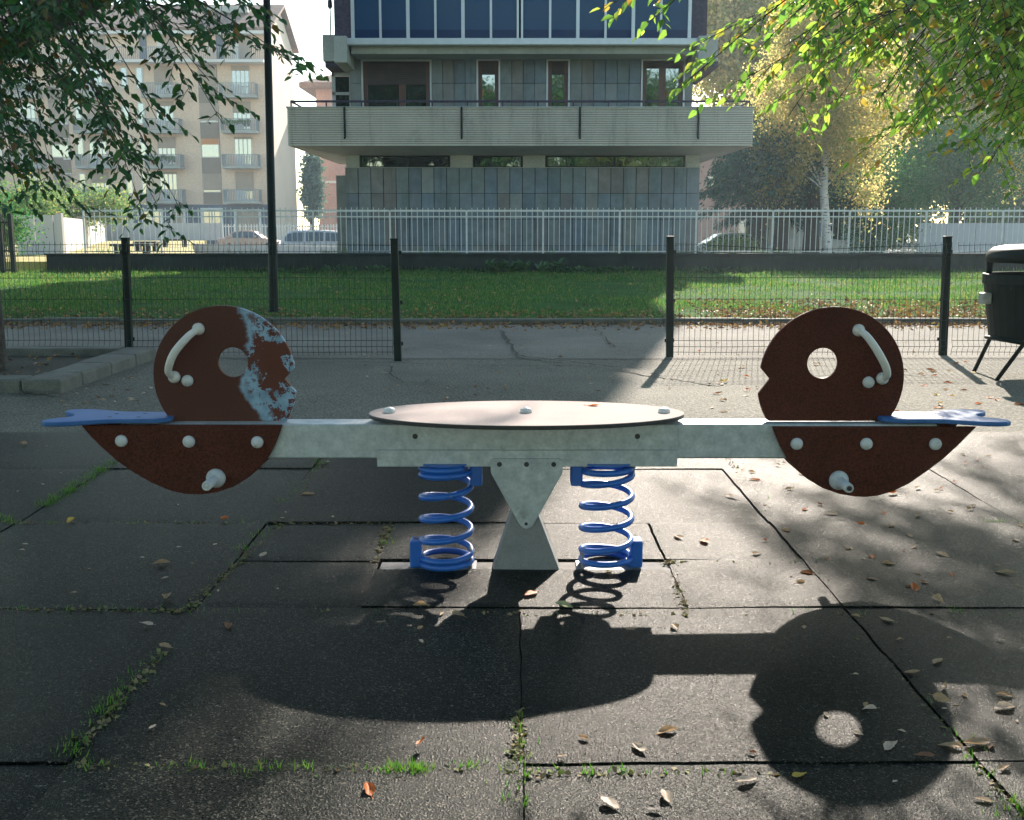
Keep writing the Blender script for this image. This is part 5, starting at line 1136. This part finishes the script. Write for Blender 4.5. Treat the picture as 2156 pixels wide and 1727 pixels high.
# grass sprouting from the seams of the rubber paving
P = []
def seam_grass(a, b, n_cl, per, spread_=.012):
    for _ in range(n_cl):
        t_ = rng.random(); c = np.array(a) * (1 - t_) + np.array(b) * t_
        for _ in range(rng.integers(max(2, per // 2), per + 1)): P.append([c[0] + rng.normal() * spread_ * 1.6, c[1] + rng.normal() * spread_, -.02])
sx2 = [x for x in XS]
yA, yB_, yC, yD, yE, yF_ = YS[-7 + 1], YS[-5], YS[-4], YS[-3], YS[-2], YS[-1]
def px(u, v): g = G(u, v); return (g.x, g.y)
seam_grass(px(245, 968), px(90, 1062), 60, 26, .016); seam_grass(px(5, 1085), px(35, 1110), 10, 22)
seam_grass(px(685, 970), px(600, 1062), 16, 12); seam_grass(px(505, 1150), px(512, 1158), 2, 20); seam_grass(px(660, 970), px(690, 974), 6, 16)
seam_grass(px(590, 1085), px(380, 1290), 14, 6); seam_grass(px(260, 1440), px(140, 1590), 16, 26); seam_grass(px(330, 1380), px(240, 1450), 8, 9)
seam_grass(px(150, 1612), px(830, 1620), 26, 9); seam_grass(px(480, 1620), px(650, 1615), 10, 22); seam_grass(px(800, 1623), px(905, 1618), 26, 30, .010); seam_grass(px(955, 1615), px(995, 1612), 6, 22)
seam_grass(px(1060, 1622), px(1110, 1615), 8, 14); seam_grass(px(1098, 1500), px(1102, 1600), 14, 9, .009); seam_grass(px(1075, 1690), px(1085, 1625), 10, 12); seam_grass(px(1110, 1622), px(1640, 1628), 24, 7)
seam_grass(px(0, 1275), px(380, 1285), 14, 8); seam_grass(px(380, 1290), px(800, 1290), 12, 8); seam_grass(px(0, 1100), px(600, 1098), 12, 6); seam_grass(px(812, 1150), px(822, 1140), 3, 16)
seam_grass(px(1735, 1180), px(1742, 1190), 3, 20); seam_grass(px(1560, 985), px(1690, 1130), 12, 6); seam_grass(px(1290, 1292), px(2156, 1296), 14, 5); seam_grass(px(2090, 1100), px(2110, 1097), 5, 24); seam_grass(px(2130, 1098), px(2150, 1098), 3, 16)
seam_grass(px(2010, 1290), px(2025, 1288), 3, 12); seam_grass(px(2110, 1690), px(2156, 1727), 12, 14, .025); seam_grass(px(1930, 1450), px(2080, 1640), 16, 9); seam_grass(px(2020, 985), px(2050, 1000), 3, 10); seam_grass(px(2115, 1665), px(2156, 1700), 8, 18)
P = np.array(P); blades('grass', P, .016 + .030 * rng.random(len(P)) ** 2, .0028 + .0012 * rng.random(len(P)), m_tuft, .9)
# moss and crumbs in the seams
def grit(name, segs, n, mat, s0, s1):
    P_, L_ = [], []
    for _ in range(n):
        a, b = segs[rng.integers(len(segs))]; t_ = rng.random(); P_.append([a[0] + (b[0] - a[0]) * t_ + rng.normal() * .009, a[1] + (b[1] - a[1]) * t_ + rng.normal() * .009, -.008 + .006 * rng.random()]); L_.append(rng.uniform(s0, s1))
    D = rng.normal(size=(n, 3)); D[:, 2] *= .3; N_ = rng.normal(size=(n, 3)) * .5; N_[:, 2] += 1
    o = leafmesh(name, P_, D, N_, L_, np.array(L_) * .7, mat); o['kind'] = 'stuff'
m_moss = leafmat('seam moss and crumbs', [(0, (.12, .10, .06)), (.4, (.16, .16, .05)), (.7, (.22, .15, .10)), (1, (.14, .19, .04))], .15, .8, 1.2)
grit('moss', [(px(1100, 1490), px(1075, 1727)), (px(600, 1620), px(1640, 1628)), (px(685, 970), px(600, 1090)), (px(1530, 965), px(1640, 1105)), (px(1680, 1130), px(1770, 1275)), (px(1415, 1200), px(1445, 1290)), (px(600, 1100), px(380, 1290)), (px(820, 1105), px(790, 1180)), (px(350, 1370), px(150, 1590)), (px(1420, 1190), px(1412, 1180)), (px(0, 1100), px(830, 1100)), (px(0, 1280), px(1100, 1290)), (px(150, 1612), px(600, 1620)), (px(1110, 1292), px(2156, 1296)), (px(1800, 1330), px(2156, 1720)), (px(1400, 1185), px(1700, 1185))], 3800, m_moss, .008, .022)

def lf(name, c):
    m, t, p = nodes(name); co = coords(t); col = ramp(t, [(.3, sca(c, .75)), (.7, sca(c, 1.15))], nz(t, 7, 5, .6, co)); t.links.new(col, p.inputs['Base Color']); p.inputs['Roughness'].default_value = .6; p.inputs['Specular IOR Level'].default_value = .3
    tr = t.nodes.new('ShaderNodeBsdfTranslucent'); t.links.new(col, tr.inputs[0]); mx = t.nodes.new('ShaderNodeMixShader'); mx.inputs[0].default_value = .35; t.links.new(p.outputs[0], mx.inputs[1]); t.links.new(tr.outputs[0], mx.inputs[2]); t.links.new(mx.outputs[0], t.nodes['Material Output'].inputs[0]); return m
m_lf = {'tan': lf('tan dead leaf', (.40, .27, .15)), 'orange': lf('orange dead leaf', (.50, .14, .025)), 'brown': lf('brown dead leaf', (.20, .09, .04)), 'yellow': lf('yellow dead leaf', (.52, .36, .05)), 'pale': lf('pale dead leaf', (.58, .46, .35)), 'green': lf('greenish fallen leaf', (.38, .40, .22)), 'dark': lf('blackened leaf', (.03, .022, .018))}
def leaf_shape(k):
    r = random.Random(100 + k); nx, ny = 10, 6; curl, bend, tw = r.uniform(.1, .65), r.uniform(-.2, .4), r.uniform(-.8, .8); vs = []
    for i in range(nx + 1):
        t_ = i / nx; w_ = .27 * math.sin(math.pi * t_ ** .8) ** .8 * (1 - .15 * t_) + .004
        for j in range(ny + 1):
            s = j / ny * 2 - 1; jag = 1 + (.09 * (-1) ** i if abs(s) == 1 else 0); yy = s * w_ * jag; rr = w_ * curl * (abs(s) ** 1.7) * (1 + .5 * math.sin(3 * t_ + k)); zz = rr + bend * (t_ - .45) ** 2 + tw * yy * (t_ - .5) + .015 * math.sin(9 * t_ + 4 * s)
            vs.append((t_ - .5, yy * (1 - .25 * curl * abs(s)), zz))
    fs = [(i * (ny + 1) + j, i * (ny + 1) + j + 1, (i + 1) * (ny + 1) + j + 1, (i + 1) * (ny + 1) + j) for i in range(nx) for j in range(ny)]
    zmin = min(v[2] for v in vs); vs = [(a, b, c - zmin) for a, b, c in vs]
    b0 = len(vs); vs += [(-.72, .02, .03), (-.71, -.01, .045), (-.49, .012, .02 - zmin * .3), (-.49, -.012, .02 - zmin * .3)]; fs.append((b0, b0 + 1, b0 + 3, b0 + 2)); return vs, fs
shp = [leaf_shape(k) for k in range(7)]; lmesh = {}
for k, (vs, fs) in enumerate(shp):
    for cname, mm in m_lf.items():
        me = bpy.data.meshes.new('fallen_leaf'); me.from_pydata(vs, [], fs); me.materials.append(mm); me.polygons.foreach_set('use_smooth', [True] * len(fs)); me.update(); lmesh[k, cname] = me
def fallen(x, y, size, col, label, group='fallen leaves on the ground', shape=None, z=None, rot=None, tilt=.0):
    o = link(bpy.data.objects.new('fallen_leaf', lmesh[random.randrange(7) if shape is None else shape, col])); zz = .004 if y < Y_RUB else (-.006 if z is None else z)
    o.location = (x, y, zz if z is None else z); o.scale = (size,) * 3; o.rotation_euler = (random.uniform(-.12, .12) + tilt, random.uniform(-.12, .12), random.uniform(0, 6.28) if rot is None else rot); tag(o, label, 'leaf', group)
named = [(1117, 1253, 42, 'orange', 'bright orange leaf lying flat in front of the steel pivot foot'), (887, 1283, 40, 'tan', 'folded tan leaf standing up in shadow in front of the left spring'), (963, 1296, 42, 'tan', 'long flat tan leaf in shadow below the pivot foot'), (930, 1295, 20, 'tan', 'tiny tan leaf beside the folded one in the seesaw shadow'),
 (884, 1330, 18, 'tan', 'small upright tan leaf alone on the dark table shadow'), (886, 1353, 17, 'pale', 'whitish scrap of leaf on the dark table shadow'), (1187, 1280, 42, 'green', 'pale greenish leaf lying across the spring shadow'), (1327, 1328, 22, 'tan', 'small tan leaf at the upper edge of the beam shadow'), (1420, 1322, 30, 'tan', 'curled tan leaf casting a shadow above the beam shadow'),
 (1285, 1212, 18, 'tan', 'small round leaf leaning on the foot of the right spring'), (1283, 1205, 20, 'yellow', 'little yellow leaf under the right spring'), (555, 1172, 34, 'pale', 'pale leaf on the half tiles left of the left spring'), (340, 1188, 36, 'tan', 'thin curved tan leaf on the dark tiles below the left foot peg'), (350, 1261, 40, 'tan', 'winged tan leaf just above the grassy seam on the left'),
 (308, 1316, 34, 'pale', 'pale twisted leaf lying just below the grassy seam on the left'), (481, 1322, 36, 'brown', 'dark brown leaf in the shade left of the table shadow'), (350, 1364, 38, 'tan', 'flat tan leaf beside the slanting grassy seam'), (343, 1487, 18, 'tan', 'small oval pale leaf alone on the big dark tile'), (322, 1535, 24, 'pale', 'crumpled pale leaf below the small oval one on the dark tile'),
 (777, 1666, 52, 'orange', 'orange brown leaf at the bottom left of the sunlit patch'), (887, 1573, 32, 'orange', 'reddish leaf standing on edge in front of the grassy seam'), (1285, 1695, 56, 'pale', 'large whitish crumpled leaf at the bottom beside the mossy seam'), (1402, 1680, 50, 'pale', 'large pink tan curled leaf at the bottom centre'), (1377, 1707, 36, 'dark', 'blackened leaf at the bottom edge below the curled pink one'),
 (1573, 1647, 52, 'pale', 'large cupped tan leaf straddling the seam beside the round shadow'), (1345, 1579, 46, 'pale', 'pale narrow leaf in the middle of the sunlit tile'), (1405, 1544, 50, 'tan', 'rolled pinkish brown leaf on the sunlit tile'), (1228, 1558, 28, 'tan', 'small rolled brown leaf on the sunlit tile near the mossy seam'), (1183, 1595, 20, 'tan', 'small tan leaf crumb above the seam on the sunlit tile'), (1583, 1588, 20, 'brown', 'tiny brown leaf at the right end of the sunlit tile'),
 (1683, 1635, 36, 'yellow', 'torn yellow leaf inside the round head shadow'), (1975, 1396, 38, 'tan', 'pointed tan leaf above the paired leaves in the shade'), (1920, 1420, 36, 'tan', 'broad tan leaf in the middle of the round head shadow'), (2115, 1467, 36, 'tan', 'curved tan leaf at the right edge above the curled pair'), (1876, 1576, 46, 'pale', 'torn pale leaf right of the bright eye spot in the shadow'),
 (1945, 1594, 44, 'brown', 'brown leaf below the torn pale one in the shadow'), (1830, 1496, 32, 'pale', 'pale notched leaf above the bright eye spot'), (1983, 1480, 40, 'tan', 'upright tan leaf leaning on another at the right of the shadow'), (2000, 1575, 50, 'tan', 'long tan leaf right of the brown one in the shadow'), (2056, 1570, 62, 'tan', 'big torn tan leaf with a long point at the lower right'),
 (2115, 1494, 54, 'pale', 'curled pink leaf pair at the right edge'), (2113, 1622, 36, 'tan', 'tan leaf below the big torn one at the right edge'), (2070, 1688, 40, 'tan', 'orange tan leaf in the grass at the lower right corner'), (2085, 1575, 30, 'brown', 'small brown leaf right of the big torn leaf'), (1483, 1142, 38, 'orange', 'red brown leaf on the sunlit half tile right of the springs'), (1427, 1133, 32, 'tan', 'curled tan leaf behind the red brown one on the half tiles'),
 (1925, 1241, 40, 'orange', 'red leaf on the dappled tiles above the seesaw shadow'), (1976, 1268, 38, 'tan', 'upright curled tan leaf right of the red one'), (1990, 1455, 30, 'tan', 'small tan leaf behind the upright one in the shadow'), (2118, 1208, 44, 'tan', 'long tan leaf near the right edge on the dappled tiles'), (1750, 1085, 30, 'pale', 'pale flat leaf below the right seat panel'), (1540, 1047, 30, 'tan', 'tan leaf lying on the seam left of the right panel'),
 (1588, 1012, 26, 'orange', 'orange leaf on the seam beside the right panel edge'), (1880, 1040, 30, 'orange', 'orange leaf peeping below the right side panel'), (1700, 1210, 34, 'brown', 'brown leaf in the shade right of the half tiles'), (1870, 1190, 28, 'tan', 'tan leaf in the dappled shade by the right seam'), (1985, 1170, 34, 'tan', 'flat tan leaf in the dappled shade at the right'), (1800, 1300, 22, 'tan', 'small tan leaf at the top of the round head shadow'),
 (1867, 1308, 36, 'tan', 'wing shaped tan leaf near the top of the round head shadow'), (648, 1043, 30, 'tan', 'reddish tan leaf on the shaded tiles left of the left spring'), (472, 1095, 34, 'orange', 'orange leaf on the seam below the left side panel'), (150, 1098, 30, 'yellow', 'thin yellow leaf at the grass seam corner on the far left'), (50, 937, 26, 'tan', 'tan leaf under the left seat'), (155, 1250, 18, 'tan', 'small tan leaf on the dark tile at the left'),
 (1245, 852, 30, 'orange', 'orange tipped leaf lying on the back edge of the oval table')]
for k, (u, v, s, c_, lab) in enumerate(named):
    if 'oval table' in lab: q = G(u, v + 2, zt + .003); fallen(q.x, min(q.y, YM + b_ * .9), s * (q.y + .2) / F * 1.0, c_, lab, None, 2, zt + .003); continue
    q = G(u, v); up = 'upright' in lab or 'standing' in lab; fallen(q.x, q.y, s * 1.0 * (q.y * CP + .2) / F, c_, lab, None, k % 7, .012 if up else None, tilt=.7 if up else 0)
# the rest, small and scattered, told apart only by colour and the ground they lie on
def scatter(n, u0, u1, v0, v1, cols, where, s0=.035, s1=.07):
    for _ in range(n):
        u, v = random.uniform(u0, u1), random.uniform(v0, v1); q = G(u, v); c_ = random.choice(cols); word = {'tan': 'small tan', 'pale': 'small pale', 'orange': 'small orange', 'brown': 'small brown', 'yellow': 'small yellow', 'green': 'small greenish', 'dark': 'small black'}[c_]
        fallen(q.x, q.y, random.uniform(s0, s1), c_, '%s dead leaf %s' % (word, where), '%s leaves %s' % (word, where))
scatter(66, 1480, 2150, 760, 880, ['orange', 'orange', 'yellow', 'brown', 'tan'], 'on the sunlit asphalt between the right head and the litter bin', .045, .085)
scatter(30, 760, 1440, 765, 848, ['orange', 'tan', 'brown', 'tan', 'pale'], 'on the grey asphalt behind the oval table', .03, .055)
scatter(24, 120, 330, 790, 862, ['tan', 'pale', 'tan', 'brown'], 'on the rough asphalt between the planter and the left seat', .035, .06)
scatter(30, 640, 1400, 700, 752, ['tan', 'brown', 'pale'], 'on the path in the fence opening', .03, .055)
scatter(26, 1420, 2000, 695, 750, ['orange', 'tan', 'brown', 'yellow'], 'on the path behind the right mesh fence', .03, .055)
scatter(56, 1560, 2150, 920, 1240, ['tan', 'orange', 'tan', 'pale', 'brown'], 'on the dappled rubber tiles at the right', .022, .05)
scatter(26, 20, 800, 900, 1260, ['tan', 'pale', 'pale'], 'on the shaded rubber tiles at the left', .010, .026)
scatter(14, 1650, 2150, 1320, 1720, ['tan', 'pale'], 'inside the round head shadow', .012, .03)
# uncountable litter along the kerb and in the grass
m_lit = leafmat('leaf litter', [(0, (.10, .05, .03)), (.35, (.22, .12, .06)), (.6, (.34, .22, .13)), (.85, (.40, .20, .06)), (1, (.42, .33, .10))], .15, .7, 1.2)
def litter(n, xr_, yr, z, s0, s1, pw=1.0):
    x = rng.uniform(*xr_, n); y = yr[0] + (yr[1] - yr[0]) * rng.random(n) ** pw; D = rng.normal(size=(n, 3)); D[:, 2] *= .35; N_ = rng.normal(size=(n, 3)) * .55; N_[:, 2] += 1; L = rng.uniform(s0, s1, n)
    o = leafmesh('leaf_litter', np.stack([x, y, z + .02 * rng.random(n)], 1), D, N_, L, L * .6, m_lit, six=True, fold=.35); o['kind'] = 'stuff'
litter(2600, (-8, 9), (12.75, Y_KERB - .02), -.004, .03, .07, .45)
litter(1500, (-8, 9), (Y_KERB + .1, 15.4), .055, .03, .075, 1.6); litter(2200, (2.6, 9), (Y_KERB + .1, 17.2), .06, .04, .085, 1.5); litter(500, (-10, 12), (15, 27), .08, .03, .07); litter(90, (-6.3, -3.8), (8.3, 9.9), .04, .04, .08)
# broad leaved weeds along the foot of the dark wall
P, D, N_, L = [], [], [], []
for u0, u1, n, h in ((690, 850, 14, .18), (900, 1000, 8, .12), (1030, 1180, 22, .32), (1180, 1330, 14, .16), (1450, 1580, 9, .12), (560, 690, 8, .12)):
    for _ in range(n):
        q = A(random.uniform(u0, u1), 575, Y_WALL - random.uniform(.1, .7))
        for _ in range(13):
            a = random.uniform(0, 6.28); P.append((q.x + random.gauss(0, .06), q.y + random.gauss(0, .06), .04 + random.uniform(0, h * .7))); D.append((math.cos(a), math.sin(a), random.uniform(.3, 1.3))); N_.append((random.gauss(0, .3), random.gauss(0, .3), 1)); L.append(random.uniform(.4, 1.0) * (h * .45 + .10))
m_weed = leafmat('weed leaves', [(0, (.03, .09, .035)), (.6, (.06, .14, .05)), (1, (.11, .19, .08))], .35, .4, 1.3, .5)
o = leafmesh('undergrowth', P, D, N_, L, np.array(L) * .5, m_weed, six=True); o['kind'] = 'stuff'
n = 4000; x = rng.uniform(-13, 14, n); blades('grass', np.stack([x, Y_WALL - .03 - .25 * rng.random(n) ** 2, np.full(n, .03)], 1), .06 + .16 * rng.random(n) ** 3, np.full(n, .016), m_grass)
n = 1500; x = rng.uniform(-12.5, 15, n); x = x[[mnoise.noise((a * .8, 3, 1)) > .05 for a in x]]; n = len(x); blades('grass', np.stack([x, Y_WALL + .05 + .25 * rng.random(n), np.full(n, zwt - .002)], 1), .04 + .16 * rng.random(n) ** 2, np.full(n, .018), m_grass)
# a bare stick by the planter
st_ = MB(); a, b = G(42, 828), G(118, 838); st_.tube([a.lerp(b, k / 6) + Vector((0, random.uniform(-.03, .03), .012)) for k in range(7)], [.009 - .001 * k for k in range(7)], 6)
tag(st_.build('twig', m_bark, smooth=True), 'bare grey twig on the asphalt in front of the planter corner', 'twig')

# ------------------------------------------------------------------ the hazy air
m_h, t, p = nodes('haze'); t.nodes.remove(p); pv = t.nodes.new('ShaderNodeVolumePrincipled'); pv.inputs['Color'].default_value = (.74, .89, 1.0, 1); pv.inputs['Density'].default_value = .0008; pv.inputs['Anisotropy'].default_value = .3
t.links.new(pv.outputs[0], t.nodes['Material Output'].inputs['Volume'])
mb = MB(); mb.box(-140, 140, -30, 170, -1.5, 34); hz = mb.build('haze', m_h); hz['kind'] = 'stuff'
